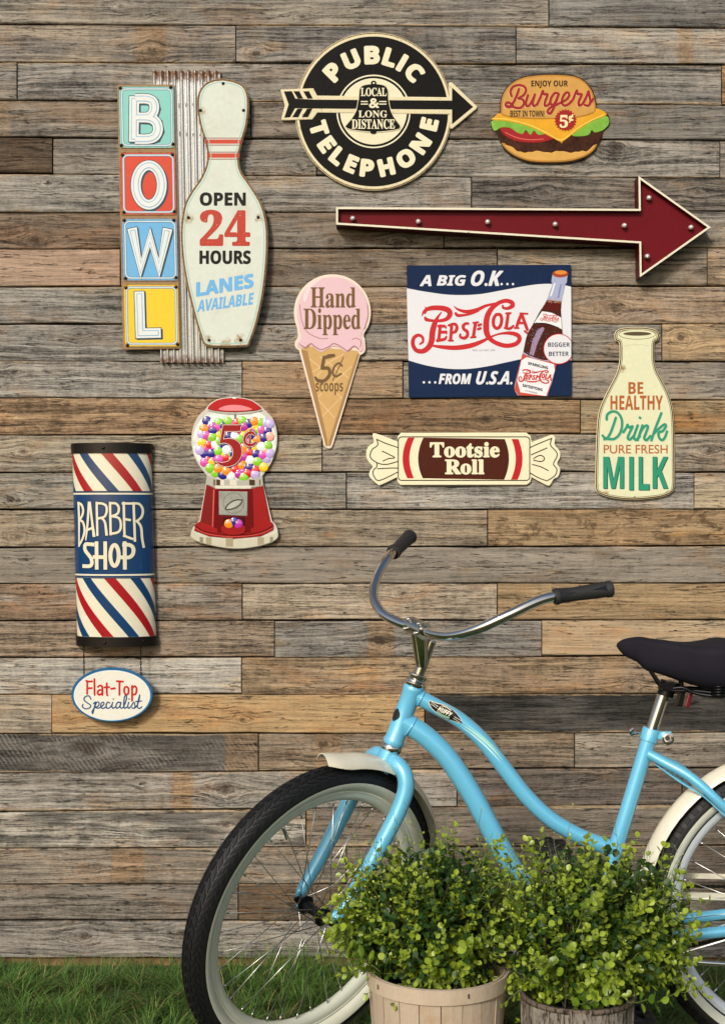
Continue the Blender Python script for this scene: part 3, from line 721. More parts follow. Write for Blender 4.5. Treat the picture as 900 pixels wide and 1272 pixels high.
def layer(name, pts, h, col, sm=True, th_=.002, closed_n=3, **kw):
    P = cat(pts, True, closed_n) if sm else pts
    g = s.plate(P, h-th_, h, bev=3); return s.out(g, name, P_(col, rough=.35, coat=.2, **kw))
layer('bottom_bun', [(162, 490), (220, 500), (300, 520), (500, 530), (690, 505), (754, 490), (730, 538), (670, 577), (580, 602), (460, 609), (340, 602), (250, 572), (194, 533)], .0070, 'b8802f', var=.2); tone([(162, 490), (220, 500), (300, 520), (500, 530), (690, 505), (754, 490), (730, 538), (670, 577), (580, 602), (460, 609), (340, 602), (250, 572), (194, 533)], .0074, 'd6a450', 10)
pat = [(136, 420), (170, 425), (240, 450), (330, 470), (490, 450), (600, 440), (700, 430), (780, 415), (776, 460)]+[(760-i*24, 488+14*((i*7) % 3)/2+ (44 if 3 < i < 21 else 22 if i in (2, 3, 21, 22) else 6)) for i in range(25)][::1]
pat = [(x, min(y, 545) if x > 710 or x < 240 else 545+5*sin(x*.045)+3*sin(x*.11)) if y > 480 else (x, y) for x, y in pat]
layer('patty', pat, .0082, '432417', True, .002, 2, var=1.3, scale=160)
layer('tomato_slice', [(155, 393), (175, 388), (230, 405), (300, 420), (400, 425), (470, 445), (492, 460), (420, 484), (330, 489), (240, 474), (172, 437)], .0092, '9e1618')
g = s.stroke([[(185, 425), (250, 455), (330, 470), (420, 466)]], 5, .0094); s.out(g, 'tomato_highlight', P_('e06a58'))
layer('lettuce_leaf', [(105, 352), (200, 350), (330, 380), (440, 425), (400, 441), (382, 436), (362, 416), (340, 441), (312, 411), (290, 436), (250, 421), (220, 400), (165, 393), (120, 416), (102, 388)], .0102, '7db23c', var=.5, scale=60)
layer('lettuce_leaf', [(600, 445), (620, 420), (690, 370), (795, 325), (824, 335), (825, 375), (790, 411), (740, 426), (720, 411), (700, 441), (640, 450)], .0102, '7db23c', var=.5, scale=60)
layer('cheese_slice', [(98, 345), (112, 332), (155, 305), (230, 325), (400, 335), (640, 325), (740, 275), (808, 305), (800, 325), (740, 347), (690, 376), (625, 420), (540, 483), (526, 485), (440, 440), (330, 390), (200, 357), (130, 352)], .0112, 'e2a31f', var=.25, scale=40); s.out(s.stroke([[(112, 340), (200, 345), (330, 378), (440, 428), (530, 472), (620, 408), (690, 364), (790, 318)]], 6, .0115), 'cheese_edge', P_('f6cf5a'))
layer('top_bun', [(163, 318), (158, 280), (162, 220), (188, 160), (237, 113), (301, 85), (380, 73), (460, 69), (540, 71), (618, 81), (677, 113), (717, 163), (737, 220), (745, 278), (728, 308), (640, 333), (500, 343), (350, 343), (230, 335)], .0124, 'b98234', var=.22, scale=50); tone([(163, 318), (158, 280), (162, 220), (188, 160), (237, 113), (301, 85), (380, 73), (460, 69), (540, 71), (618, 81), (677, 113), (717, 163), (737, 220), (745, 278), (728, 308), (640, 333), (500, 343), (350, 343), (230, 335)], .0126, 'cf9a4c', 10)
g = s.text('ENJOY OUR', (345, 104, 572, 152), .0131, 'sans', .5); s.out(g, 'lettering', P_('2e2418')); g = s.text('BEST IN TOWN!', (215, 290, 428, 329), .0131, 'sans', .2); s.out(g, 'lettering', P_('2e2418'))
bp = [(557+(70 if i % 2 else 60)*cos(2*pi*i/44), 350+(70 if i % 2 else 60)*sin(2*pi*i/44)) for i in range(44)]
g = s.plate(bp, .0112, .0136, bev=1); bd = s.out(g, 'price_badge', P_('a01a18'))
g = s.text('5', (520, 318, 572, 398), .0139, 'seri', 1.5); g.done('lettering', P_('f3e2a8'), th); g = s.text('¢', (575, 312, 606, 366), .0139, None, 2.2); g.done('lettering', P_('f3e2a8'), th)
s.z(620, 95, 7.2)
BUR = [
 [(104, 182), (94, 140), (118, 100), (165, 84), (212, 94), (232, 128), (212, 172), (165, 203)], [(165, 203), (204, 214), (214, 250), (190, 284), (150, 288), (108, 276), (72, 282), (50, 262), (64, 240), (92, 246), (120, 274)],
 [(170, 120), (150, 175), (122, 235), (92, 272), (62, 270)],
 [(250, 175), (232, 235), (238, 270), (262, 264), (292, 215), (312, 168)], [(306, 185), (292, 240), (302, 270), (330, 258)],
 [(330, 258), (362, 190), (382, 138), (392, 166), (424, 168), (402, 232), (402, 268), (430, 262), (452, 230)],
 [(522, 160), (492, 156), (462, 188), (448, 236), (466, 262), (494, 236), (524, 162)], [(524, 162), (502, 228), (474, 300), (446, 338), (424, 322), (448, 288), (508, 258), (548, 240)],
 [(548, 240), (594, 212), (618, 172), (604, 148), (574, 168), (552, 222), (566, 264), (606, 258), (650, 215)],
 [(650, 215), (684, 136), (694, 164), (728, 168), (702, 232), (706, 266), (738, 252)],
 [(738, 252), (770, 190), (790, 142), (800, 190), (806, 238), (786, 268), (758, 262)], [(800, 250), (818, 228), (830, 208)]]
g = s.stroke([[(x-3, y+4) for x, y in q] for q in BUR], 25, .0132, m=1); s.stroke(BUR, 22, .0142, g, m=0)
s.out(g, 'script_lettering', [P_('9c1c22'), P_('f0c48a')])

# ---------------------------------------------------------------- big red arrow
th = thing('marquee_arrow', 'long dark red metal arrow with cream rim and small round bulbs pointing right', 'sign')
DEP = .060; RC = .020
s = Sheet(th, 650, 280, -.068, 400, 200, 1.8)
A0 = [(31, 103), (707, 107), (706, 33), (868, 148), (709, 260), (708, 184), (31, 142)]
gi = offset_poly(A0, 4.4)
RED = paint('dark_red_enamel', '6a141c', rough=.34, var=.16, coat=.4, wear=.04, wearc='2a1012', scale=30); REDS = paint('dark_red_side', '561216', rough=.4, wear=.1)
g = G(); n = len(A0); o_ = [s.p(q, 0) for q in A0]; ob = [s.p(q, -DEP) for q in A0]; i_ = [s.p(q, 0) for q in gi]; ib = [s.p(q, -RC) for q in gi]
rimw = G()
V = o_+i_; Fa = [(k, (k+1) % n, n+(k+1) % n, n+k) for k in range(n)]; rimw.add(V, [f[::-1] for f in Fa] if False else Fa)
s.out(rimw, 'rim', paint('cream_rim_chipped', 'e9e0c6', rough=.35, wear=.42, wearc='2a1c18'))
g.add(o_+ob, [(k, n+k, n+(k+1) % n, (k+1) % n) for k in range(n)], 1)
g.add(i_+ib, [(k, (k+1) % n, n+(k+1) % n, n+k) for k in range(n)], 0)
s.poly([q for q in gi], -RC, g, m=0)
s.out(g, 'channel', [RED, REDS])
gl = NT('bulb_glass'); color_in(gl, (.85, .82, .76)); gl.set(rough=.05, metal=.5, coat=1.0)
GLASS = gl.m
for (x, y) in [(68, 127), (215, 134), (370, 135), (521, 140), (676, 143), (825, 147), (731, 81), (727, 212)]:
    g = G(); c = s.p((x, y), -RC)
    g.lathe(c, (0, -1, 0), [(0, .0068), (.005, .0068), (.006, .005), (.008, .0045)], 14, 1)
    g.lathe(c, (0, -1, 0), [(.006, .004), (.009, .0064), (.013, .0072), (.017, .0056), (.0195, .0025), (.020, 1e-5)], 14, 0)
    g.done('bulb', [GLASS, P_('7a3a30', rough=.4)], th, True)
s.k = s.k  # left end return
# ---------------------------------------------------------------- ice cream cone sign
th = thing('ice_cream_sign', 'cut-out sign of a pink ice cream cone reading hand dipped 5¢ scoops', 'sign')
s = Sheet(th, 412, 448, -.010, 340, 320, 5.086); s.hs = 0.6
ball_ = ell(370, 347, 243, 240, 44, 158, 384)
oc = ball_+cat([(590, 445), (567, 490), (575, 520), (578, 585), (560, 610), (545, 616)], n=4)+[(372, 1185)]+cat([(372, 1185), (360, 1205), (335, 1205), (318, 1190)], n=4)+[(160, 590)]+cat([(150, 582), (134, 562), (135, 530), (152, 505), (150, 470)], n=4)
g = s.plate(oc, 0, .008, bev=4); s.out(g, 'panel', P_('ecd9c6', rough=.35, wear=.08, wearc='a08050'))
cone = [(172, 583), (200, 560), (530, 590), (540, 612), (358, 1190), (330, 1192)]
g = s.poly(cone, .0086); 
s.poly([(172, 583), (212, 590), (338, 1150), (340, 1190), (328, 1190)], .0089, g, m=1); s.poly([(540, 612), (526, 608), (348, 1160), (345, 1190), (358, 1190)], .0089, g, m=1)
for a, b in (((225, 640), (300, 700)), ((215, 740), (440, 610)), ((290, 625), (470, 760)), ((235, 790), (330, 690)), ((380, 790), (490, 690)), ((265, 880), (380, 1010)), ((300, 1010), (430, 880)), ((265, 900), (300, 860)), ((400, 860), (440, 900))):
    s.stroke([[a, b]], 5, .0088, g, False, m=2)
s.out(g, 'cone', [P_('cfa668', rough=.4), P_('a8814f', rough=.4), P_('e2c490', rough=.4)])
scoop = ell(372, 347, 226, 224, 40, 160, 384)+[(560, 470)]+cat([(552, 500), (565, 540), (566, 580), (545, 598), (520, 570), (490, 575), (455, 600), (410, 570), (370, 565), (335, 582), (300, 600), (260, 575), (225, 552), (190, 575), (158, 568), (148, 545), (170, 510), (165, 470)], n=4)
g = s.plate(scoop, .0086, .0104, bev=4)
s.stroke([[(165, 300), (175, 390), (210, 470), (290, 512), (340, 512)]], 5, .0106, g, m=1)
s.stroke([[(590, 300), (594, 370), (572, 450)]], 5, .0106, g, m=1)
s.stroke([[(160, 545, .6), (180, 560), (205, 570), (235, 545), (262, 565), (300, 583), (345, 565), (380, 545), (425, 565), (465, 590), (505, 560), (535, 580)]], 7, .0107, g, m=1)
s.stroke([[(495, 520), (520, 510), (550, 530), (545, 565)]], 5, .0107, g, m=1)
g2 = s.poly(cat([(185, 250), (230, 170), (310, 130), (240, 190), (200, 280)], True, 4), .0107, g, m=2)
s.out(g, 'scoop', [P_('e4bfc5', rough=.35, var=.05), P_('b07a7a'), P_('efd6d6')])
g = s.text('Hand', (232, 190, 517, 320), .0109, 'serif', 1.0); s.out(g, 'lettering', P_('75542e', rough=.4)); g = s.text('Dipped', (188, 322, 548, 492), .0109, 'serif', 1.0); s.out(g, 'lettering', P_('75542e', rough=.4))
g = s.stroke([[(372, 622, .8), (345, 628), (318, 632)], [(318, 632), (305, 700)], [(305, 700), (345, 702), (352, 740), (320, 778), (280, 778), (262, 758, .7)], [(378, 620), (345, 622)]], 22, .0090)
s.stroke([[(430, 685), (410, 668), (382, 690), (372, 730), (390, 752), (425, 735)]], 13, .0090, g); s.stroke([[(440, 630), (372, 778)]], 6, .0092, g)
s.text('scoops', (264, 792, 437, 870), .0090, 'sans', 0, g, shear=0); s.out(g, 'lettering', P_('6f5434', rough=.4))

# ---------------------------------------------------------------- cola sign
th = thing('cola_sign', 'rectangular navy and white tin cola sign with red script and a painted bottle', 'sign')
s = Sheet(th, 607, 412, -.009, 490, 320, 3.913); s.hs = 0.6
NAVY = paint('navy_enamel', '17294a', rough=.25, var=.2, scale=40, coat=.5, wear=.02); WH = paint('white_enamel', 'e3e3e6', rough=.25, coat=.5, var=.04); CRD = P_('c8262c', rough=.3)
g = s.plate([(58, 42), (62, 39), (850, 36), (854, 40), (857, 668), (853, 673), (72, 681), (68, 677)], 0, .007, bev=2); s.out(g, 'panel', NAVY)
top = cat([(58, 150), (150, 167), (270, 182), (400, 180), (520, 160), (640, 138), (720, 129), (800, 131), (855, 143)], n=5)
bot = cat([(66, 500), (150, 524), (250, 540), (350, 542), (450, 529), (540, 510), (640, 490), (740, 485), (856, 500)], n=5)
g = s.poly(top+bot[::-1], .0074); s.out(g, 'white_band', WH)
ITM = [[(128, 133), (172, 90), (170, 135)], [(138, 118), (168, 116)]]
g = s.text('A', (120, 86, 178, 140), .0078, 'ital', 1.5); s.text('BIG', (203, 86, 346, 138), .0078, 'ital', 1.5, g); s.text('O.K', (366, 64, 520, 140), .0078, 'ital', 2, g, shear=.1)
for x in (518, 546, 573): s.poly(ell(x, 130, 6, 6, 10), .0078, g)
s.out(g, 'lettering', WH); g = s.text('FROM', (212, 564, 372, 616), .0078, 'ital', 1.5)
for x in (141, 168, 196): s.poly(ell(x, 607, 6, 6, 10), .0078, g)
pass; s.text('U.S.A.', (392, 552, 570, 618), .0078, 'ital', 1.5, g, shear=.1)
s.out(g, 'lettering', WH)
s.z(505, 365, 5.625)
LOGO = [
 # P : bowl, stem with ball foot
 [(104, 158, .15), (120, 125, .7), (160, 103, 1.1), (230, 100, 1.25), (285, 115, 1.4), (300, 145, 1.3), (275, 178, 1.0), (225, 190, .75), (170, 188, .7), (135, 180, .9), (128, 168, .6)],
 [(128, 92, .2), (135, 118, .5), (125, 140, .3)],
 [(240, 130, .25), (215, 165, .7), (192, 215, 1.35), (178, 270, 1.45), (172, 330, 1.45), (150, 375, 1.35), (110, 402, 1.2), (65, 395, 1.05), (42, 355, 1.0), (48, 310, .9), (80, 290, .8), (108, 305, .7), (112, 335, .6), (92, 352, .5)],
 # tail from foot of P sweeping under to the C loop
 [(170, 362, .4), (240, 372, .9), (340, 378, 1.15), (440, 364, 1.2), (520, 335, .9), (590, 300, .5), (650, 280, .5), (720, 276, .9), (770, 290, 1.1), (785, 318, 1.05), (760, 350, 1.1), (700, 364, 1.1), (640, 352, 1.1), (590, 325, 1.1), (560, 285, 1.4), (552, 230, 1.5), (560, 160, 1.4), (590, 105, 1.2), (640, 65, 1.0), (690, 50, 1.0), (730, 62, 1.1), (735, 85, 1.1), (705, 102, .8), (672, 100, .6), (668, 85, .5)],
 # bar over the middle
 [(328, 88, .15), (360, 112, .6), (420, 126, .9), (490, 112, .9), (550, 85, .7), (620, 68, .5)], [(340, 138, .7), (355, 152, .8), (400, 150, .6), (450, 140, .5), (500, 122, .3)],
 # E
 [(232, 225), (222, 320)], [(222, 228), (262, 228, .9), (272, 240, .5)], [(228, 270), (272, 268, .9)], [(212, 328), (262, 318, .9), (275, 300, .6)], [(275, 262, .5), (275, 280, .5)],
 # P
 [(312, 215), (304, 325)], [(290, 222, .7), (330, 212, .9), (348, 232), (340, 262), (315, 274, .7)], [(290, 328, .6), (320, 328, .6)],
 # S
 [(428, 210, .7), (412, 208, .8), (392, 225), (398, 250), (420, 265), (420, 295), (398, 310), (372, 302, .8), (372, 285, .7)],
 # I
 [(478, 205), (462, 300)], [(462, 204, .6), (496, 200, .6)], [(446, 306, .6), (478, 302, .6)],
 [(498, 222, .8), (515, 215, .8)], [(495, 248, .8), (512, 242, .8)],
 # O
 [(622, 145, .9), (604, 175), (604, 220), (624, 242), (650, 225), (660, 180), (650, 148), (622, 145, .9)],
 # L
 [(705, 140), (692, 235)], [(690, 138, .6), (722, 136, .6)], [(680, 240, .6), (715, 244, .8), (742, 225, .7)],
 # A
 [(795, 145, .8), (778, 190), (762, 235, .8)], [(800, 145), (820, 200), (838, 250)], [(775, 205, .7), (822, 205, .7)], [(790, 138, .6), (840, 140, .5)], [(750, 240, .5), (778, 240, .5)], [(820, 262, .6), (852, 285, .6)]]
g = s.stroke(LOGO[:6], 28, .0080, dh=2e-4, n=8); s.stroke(LOGO[6:], 22, .0086, g, dh=2e-4, n=8); s.out(g, 'script_lettering', CRD)
logo_strokes = LOGO
g = s.text('REG. U.S. PAT. OFF.', (458, 390, 617, 402), .0078, None, 0); s.out(g, 'small_print', P_('6a6a70'))
s.z(630, 330, 7.706)
H = .0105
bottle = cat([(425, 92), (418, 130), (416, 160), (425, 180), (402, 240), (375, 320), (330, 410), (290, 480), (235, 570), (185, 660), (160, 760), (135, 870), (110, 960), (80, 1080), (62, 1180), (95, 1245)], n=3)+[(380, 1250)]+cat([(385, 1220), (420, 1120), (450, 1000), (470, 900), (500, 760), (520, 660), (518, 600), (510, 520), (505, 420), (512, 340), (530, 260), (545, 190), (562, 165), (565, 130), (570, 100)], n=3)
g = s.poly(bottle, H, m=0)
s.poly([(375, 330), (512, 345), (506, 430), (312, 430), (345, 380)], H+.0002, g, m=1)       # neck liquid
s.poly(cat([(312, 428), (235, 570), (185, 660), (160, 760), (148, 830)], n=3)+cat([(200, 860), (330, 905), (440, 900), (475, 880)], n=3)+cat([(500, 760), (520, 660), (518, 600), (506, 430)], n=3), H+.00025, g, m=2)
s.poly([(330, 590), (350, 600), (285, 740), (245, 865), (205, 850), (235, 720), (280, 620)], H+.0004, g, m=5)
s.poly(cat([(140, 840), (250, 890), (440, 925), (472, 900), (450, 1000), (385, 1225), (375, 1250)], n=3)+[(100, 1245), (62, 1185), (95, 1020)], H+.0003, g, m=3)   # orange-red lower label field
s.poly([(180, 878), (440, 945), (448, 1010), (365, 1250), (120, 1215), (88, 1100), (130, 910)], H+.0005, g, m=4)
s.poly(cat([(325, 440), (420, 455), (508, 500)], n=3)+cat([(516, 612), (440, 575), (350, 550), (250, 552)], n=3), H+.0005, g, m=4)
s.poly(ell(500, 82, 76, 34, 24), H+.0007, g, m=6); s.poly(ell(505, 68, 58, 20, 24), H+.0009, g, m=7)
s.poly([(440, 170), (455, 172), (420, 290), (400, 300)], H+.0004, g, m=4); s.poly([(500, 180), (512, 182), (490, 310), (470, 315)], H+.0004, g, m=8)
rnd = random.Random(2)
for _ in range(130):      # bubbles and foam
    yy = rnd.uniform(600, 880); xx = rnd.uniform(210, 470)-(yy-600)*.12; r = rnd.uniform(2, 4.5)
    s.poly(ell(xx, yy, r, r, 6), H+.00045+_*1e-6, g, m=rnd.choice((2, 5, 8, 1)))
for _ in range(50):
    xx = rnd.uniform(375, 508); yy = rnd.uniform(315, 362); s.poly(ell(xx, yy, rnd.uniform(3, 6), 4, 6), H+.0004+_*1e-6, g, m=rnd.choice((5, 9, 7)))
s.out(g, 'painted_bottle', [P_('aab0cc', rough=.3), P_('5a1a14', rough=.3), P_('4a2218', rough=.3, var=.8, scale=400), P_('c8503a', rough=.3), P_('ecebec', rough=.3), P_('9a86a0', rough=.3), P_('a8401c', rough=.3), P_('e08a30', rough=.3), P_('7d86b8', rough=.3), P_('b49a50', rough=.3)])
def mini(x0, y0, k, rot, wd, hh):
    ca, sa = cos(rot), sin(rot); out = []
    for st in LOGO:
        out.append([((x0+(q[0]-440)*k*ca-(q[1]-230)*k*sa), (y0+(q[0]-440)*k*sa+(q[1]-230)*k*ca), *(q[2:])) for q in st])
    return s.stroke(out, wd, hh, dh=5e-5, n=3)
g = mini(400, 505, .215, .2, 6, H+.0009); s.out(g, 'label_script', P_('c8382c', rough=.3)); g = mini(262, 1062, .385, .14, 12, H+.0009)
s.out(g, 'label_script', P_('c8382c', rough=.3))
g = s.text('SPARKLING', (192, 922, 382, 950), H+.0008, 'sans', 1, tilt=.24); s.out(g, 'label_lettering', P_('1e2230')); g = s.text('SATISFYING', (140, 1132, 330, 1160), H+.0008, 'sans', 1, tilt=.24); s.out(g, 'label_lettering', P_('1e2230'))
g = s.text('12 OUNCES', (165, 1190, 280, 1202), H+.0008, 'sans', 0, tilt=.24); s.out(g, 'label_lettering', P_('1e2230')); g = s.text('PEPSI-COLA COMPANY', (268, 545, 490, 553), H+.0008, 'sans', 0, tilt=.2)
s.out(g, 'label_lettering', P_('1e2230'))
g = s.poly([(q[0] if q[0] < 604 else 604, q[1]) for q in ell(485, 800, 147, 147, 50)], H+.0012, m=1); s.poly([(q[0] if q[0] < 604 else 604, q[1]) for q in ell(485, 800, 139, 139, 50)], H+.0014, g, m=0)
s.text('BIGGER', (383, 738, 592, 780), H+.0017, 'sans', 0, g, m=2); s.text('BETTER', (391, 826, 580, 868), H+.0017, 'sans', 0, g, m=2)
s.out(g, 'roundel', [WH, CRD, P_('1c2a44')])

# ---------------------------------------------------------------- milk bottle sign
th = thing('milk_bottle_sign', 'cut-out cream milk bottle sign reading be healthy, drink pure fresh milk', 'sign')
s = Sheet(th, 788, 514, -.010, 720, 390, 5.3); s.hs = 0.6
mo = cat([(225, 160), (228, 122), (255, 100), (310, 90), (370, 88), (430, 90), (485, 102), (513, 125), (517, 150), (508, 175), (487, 188), (484, 250), (486, 310), (500, 370), (530, 430), (562, 490), (590, 560), (608, 640), (616, 760), (619, 1000), (618, 1130), (600, 1175), (540, 1203), (450, 1217), (360, 1224), (270, 1220), (180, 1205), (115, 1178), (97, 1135), (99, 1000), (104, 840), (112, 700), (128, 620), (160, 545), (200, 465), (238, 390), (255, 320), (258, 250), (254, 190), (233, 178)], True, 3)
g = s.plate(mo, 0, .009, bev=5, m=0)
s.poly(offset_poly(mo, 3), .0094, g, m=1); s.poly(offset_poly(mo, 11), .0097, g, m=0); s.poly(offset_poly(mo, 15), .0100, g, m=2); s.poly(offset_poly(mo, 18.5), .0103, g, m=3)
ms = [(*s.loc(272, 360), .014), (*s.loc(110, 1130), .010), (*s.loc(575, 1185), .010), (*s.loc(160, 1190), .012), (*s.loc(590, 640), .006), (*s.loc(264, 230), .008)]
s.out(g, 'panel', [P_('ece5bd', rough=.3, wear=.1, wearc='8a6a3a'), P_('5e411a', rough=.4, wear=.2, wearc='a98a4a'), P_('4c3c20', rough=.4), paint('milk_enamel', 'e2e2bb', rough=.26, spots=ms, coat=.5, grime=.08)])
g = s.poly(ell(372, 132, 92, 13, 30), .0106); s.stroke([ell(372, 136, 120, 32, 40)], 4, .0106, g, False, m=1, closed=True); s.stroke([[(290, 215), (330, 205), (410, 205), (450, 215)]], 4, .0106, g, m=2); s.out(g, 'bottle_mouth', [P_('5a4a34'), P_('8a8258'), P_('cfcba0')])
OR = P_('b4612c', rough=.35); GR = P_('2f9473', rough=.3); GRD = P_('1f4f45', rough=.3)
g = s.text('BE', (314, 450, 412, 528), .0108, 'sans', .8); s.text('HEALTHY', (196, 538, 541, 632), .0108, 'sans', .8, g); s.text('PURE FRESH', (152, 862, 572, 920), .0108, None, .6, g); s.out(g, 'lettering', OR)
for i, (ch, x0, x1, y1) in enumerate((('M', 148, 284, 1150), ('I', 318, 348, 1160), ('L', 380, 452, 1160), ('K', 472, 574, 1150))):
    ch = 'l' if ch == 'I' else ch
    g = s.text(ch, (x0+4, 943, x1+5, y1+4), .0107, 'sans', 2.5, m=1); s.text(ch, (x0, 940, x1, y1), .0110, 'sans', 1.2, g, m=0); s.out(g, 'letter', [GR, GRD])
s.z(740, 460, 7.95)
DR = [[(98, 488), (104, 440), (150, 408), (205, 420), (244, 480), (248, 560), (222, 635), (175, 676), (130, 680), (85, 672), (58, 645)], [(188, 470), (165, 540), (135, 620), (105, 668), (75, 682)],
      [(262, 612), (292, 566), (304, 540), (318, 566), (352, 556), (322, 620), (306, 668), (328, 684), (362, 650)], [(404, 545), (380, 610), (366, 662), (386, 688), (424, 652)], [(424, 468), (428, 472)],
      [(450, 545), (425, 620), (402, 690)], [(412, 660), (442, 592), (482, 548), (504, 560), (484, 620), (468, 668), (490, 690), (528, 650)],
      [(636, 425), (606, 500), (568, 600), (538, 692)], [(566, 622), (620, 570), (668, 535), (680, 556), (650, 600), (612, 615), (612, 660), (640, 690), (668, 668), (692, 605)]]
g = s.stroke([[(x+5, y+5) for x, y in q] for q in DR], 25, .0106, m=1); s.stroke(DR, 25, .0110, g, m=0); s.out(g, 'script_lettering', [GR, P_('a9c9a8')])
s.z(720, 390, 5.3); s.screw(356, 1205, 5, .0104)

# ---------------------------------------------------------------- candy roll sign
th = thing('candy_sign', 'cream and brown cut-out sign of a wrapped candy roll with twisted ends and red bands', 'sign')
s = Sheet(th, 575, 570, -.009, 440, 520, 3.3333); s.hs = 0.6
to = cat([(180, 96), (178, 76), (192, 59), (710, 58), (727, 72), (733, 98)], n=1)+cat([(733, 98), (800, 72), (818, 68), (830, 80), (828, 108), (848, 135), (850, 160), (838, 185), (850, 210), (842, 240), (824, 250), (810, 272), (795, 276), (732, 243)], n=4)+[(727, 262), (712, 274), (190, 275), (178, 262), (176, 243)]+cat([(176, 243), (110, 274), (95, 272), (62, 240), (65, 215), (76, 200), (60, 180), (49, 155), (55, 120), (80, 98), (75, 70), (90, 62), (180, 96)], n=4)
CRM = paint('cream_print', 'efe7c2', rough=.32, coat=.2, var=.04)
g = s.plate(to, 0, .007, bev=2.5); s.out(g, 'panel', CRM)
g = s.stroke([rrect(181, 76, 724, 256, 14)], 4, .0073, smooth=False, closed=True)
LN = [[(180, 120), (130, 103), (92, 86)], [(92, 86), (96, 110), (72, 130), (66, 160), (92, 182), (130, 190), (178, 178)], [(92, 182), (92, 200), (78, 215), (80, 238), (104, 256), (178, 222)], [(115, 135), (142, 148), (166, 162), (140, 166), (118, 176)], [(178, 205), (150, 205), (95, 208)],
      [(725, 120), (770, 100), (815, 82)], [(815, 82), (810, 110), (834, 138), (836, 158), (822, 188), (836, 210), (828, 236), (795, 258)], [(725, 225), (760, 245), (795, 258)], [(730, 150), (765, 135), (795, 122)], [(740, 165), (768, 152), (785, 165), (772, 178), (740, 172)], [(735, 190), (770, 200), (800, 215)]]
s.stroke(LN, 4, .0074, g, True); s.out(g, 'outline', P_('1e1a12'))
def cyl(x0, x1, bow, m):
    return [(x0+bow*(1-((y-166)/87)**2), y) for y in range(79, 254, 12)]+[(x1+bow*(1-((y-166)/87)**2), y) for y in range(247, 78, -12)]
g = s.poly([(x, y) for x, y in cyl(284, 618, 0, 0)], .0073) if 0 else G()
lefts = [(285-22*(1-((y-166)/87)**2), y) for y in range(79, 254, 8)]; rights = [(618+20*(1-((y-166)/87)**2), y) for y in range(253, 78, -8)]
s.poly(lefts+rights, .0075, g, m=0)
s.poly([(x-36, y) for x, y in lefts][::-1]+[(x-64+ (0), y) for x, y in lefts], .0075, g, m=1)
s.poly([(x+28, y) for x, y in rights][::-1]+[(x+56, y) for x, y in rights], .0075, g, m=1)
s.out(g, 'wrapper_band', [P_('4f2418', rough=.3), P_('c01f26', rough=.3)])
g = s.text('Tootsie', (311, 97, 600, 162), .0079, 'serif', 2.6); s.out(g, 'lettering', CRM); g = s.text('Roll', (373, 169, 537, 232), .0079, 'serif', 2.6); s.out(g, 'lettering', CRM)

# ---------------------------------------------------------------- gumball sign
th = thing('gumball_sign', 'cut-out sign of a red gumball machine full of colourful balls, priced 5¢', 'sign')
s = Sheet(th, 291, 588, -.010, 220, 480, 5.78); s.hs = 0.75
go_ = cat([(215, 150), (250, 115), (310, 88), (412, 78), (510, 90), (570, 118), (612, 152)], n=4)+cat([(625, 165), (680, 220), (710, 290), (720, 380), (706, 470), (670, 560), (615, 640)], n=4)+[(622, 712), (682, 965)]+cat([(682, 965), (712, 1000), (728, 1060), (722, 1092), (680, 1122), (600, 1148), (500, 1164), (412, 1168), (320, 1158), (220, 1138), (140, 1112), (104, 1082), (100, 1060), (118, 1010), (162, 962)], n=4)+[(208, 705), (215, 640)]+cat([(215, 640), (160, 570), (120, 490), (104, 390), (115, 300), (150, 220), (205, 165)], n=4)
g = s.plate(go_, 0, .008, bev=3); s.out(g, 'panel', P_('cfc9bb', rough=.35))
GC = s
gg = NT('printed_globe'); co = gg.obj(); n_ = gg.noise(co, 30, 4, .6)
gcx, gcz = s.loc(412, 405); dd = gg.vm('DISTANCE', co, (gcx, -.0085, gcz))
color_in(gg, gg.mix(gg.ss(n_, .4, .7), lin('dfe3da'), lin('b9c4bd'))); gg.set(rough=.2, coat=.6)
g = s.poly(ell(412, 400, 300, 266, 60), .0086); s.out(g, 'globe', gg.m)
COLS = {'r': 'd0241c', 'o': 'f08a1c', 'y': 'f2c628', 'g': '86c82c', 'b': '2c2484', 'm': 'b8309c', 'p': 'd848a8', 'w': 'e4e8e4', 'v': 'b9a8d8', 'k': 'f0a890'}
BALLS = '242,265,w 215,248,b 300,262,g 365,252,g 470,248,g 515,268,b 552,252,o 598,262,g 640,262,v 330,280,b 285,292,p 195,305,o 258,315,b 480,288,m 555,290,y 605,312,p 648,320,b 665,270,v 180,345,v 210,350,p 253,364,g 297,350,y 368,358,b 412,358,w 450,378,g 575,380,o 622,370,b 665,360,k 182,400,y 228,420,r 272,415,w 300,395,g 540,350,b 650,425,g 606,432,w 555,440,y 510,400,p 480,440,o 165,460,v 248,480,b 295,466,g 357,455,w 400,480,b 352,510,r 518,475,r 565,485,b 614,492,p 665,480,v 300,525,p 245,540,y 200,545,p 440,520,m 480,505,m 524,528,w 578,540,g 622,580,y 467,568,o 415,598,r 522,580,b 562,598,r 355,610,o 295,590,o 238,585,g 275,620,g 330,635,b 388,640,w 445,628,m 506,622,r 560,630,v 480,652,g 640,520,v 380,560,b 320,570,y 640,460,k 260,290,m 430,430,g 455,470,o 520,430,b 410,420,p 340,420,b'.split()
BM = {k: plain('gumball_'+v, v, .12, 0, coat=1) for k, v in COLS.items()}
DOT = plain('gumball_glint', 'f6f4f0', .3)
balls = {}
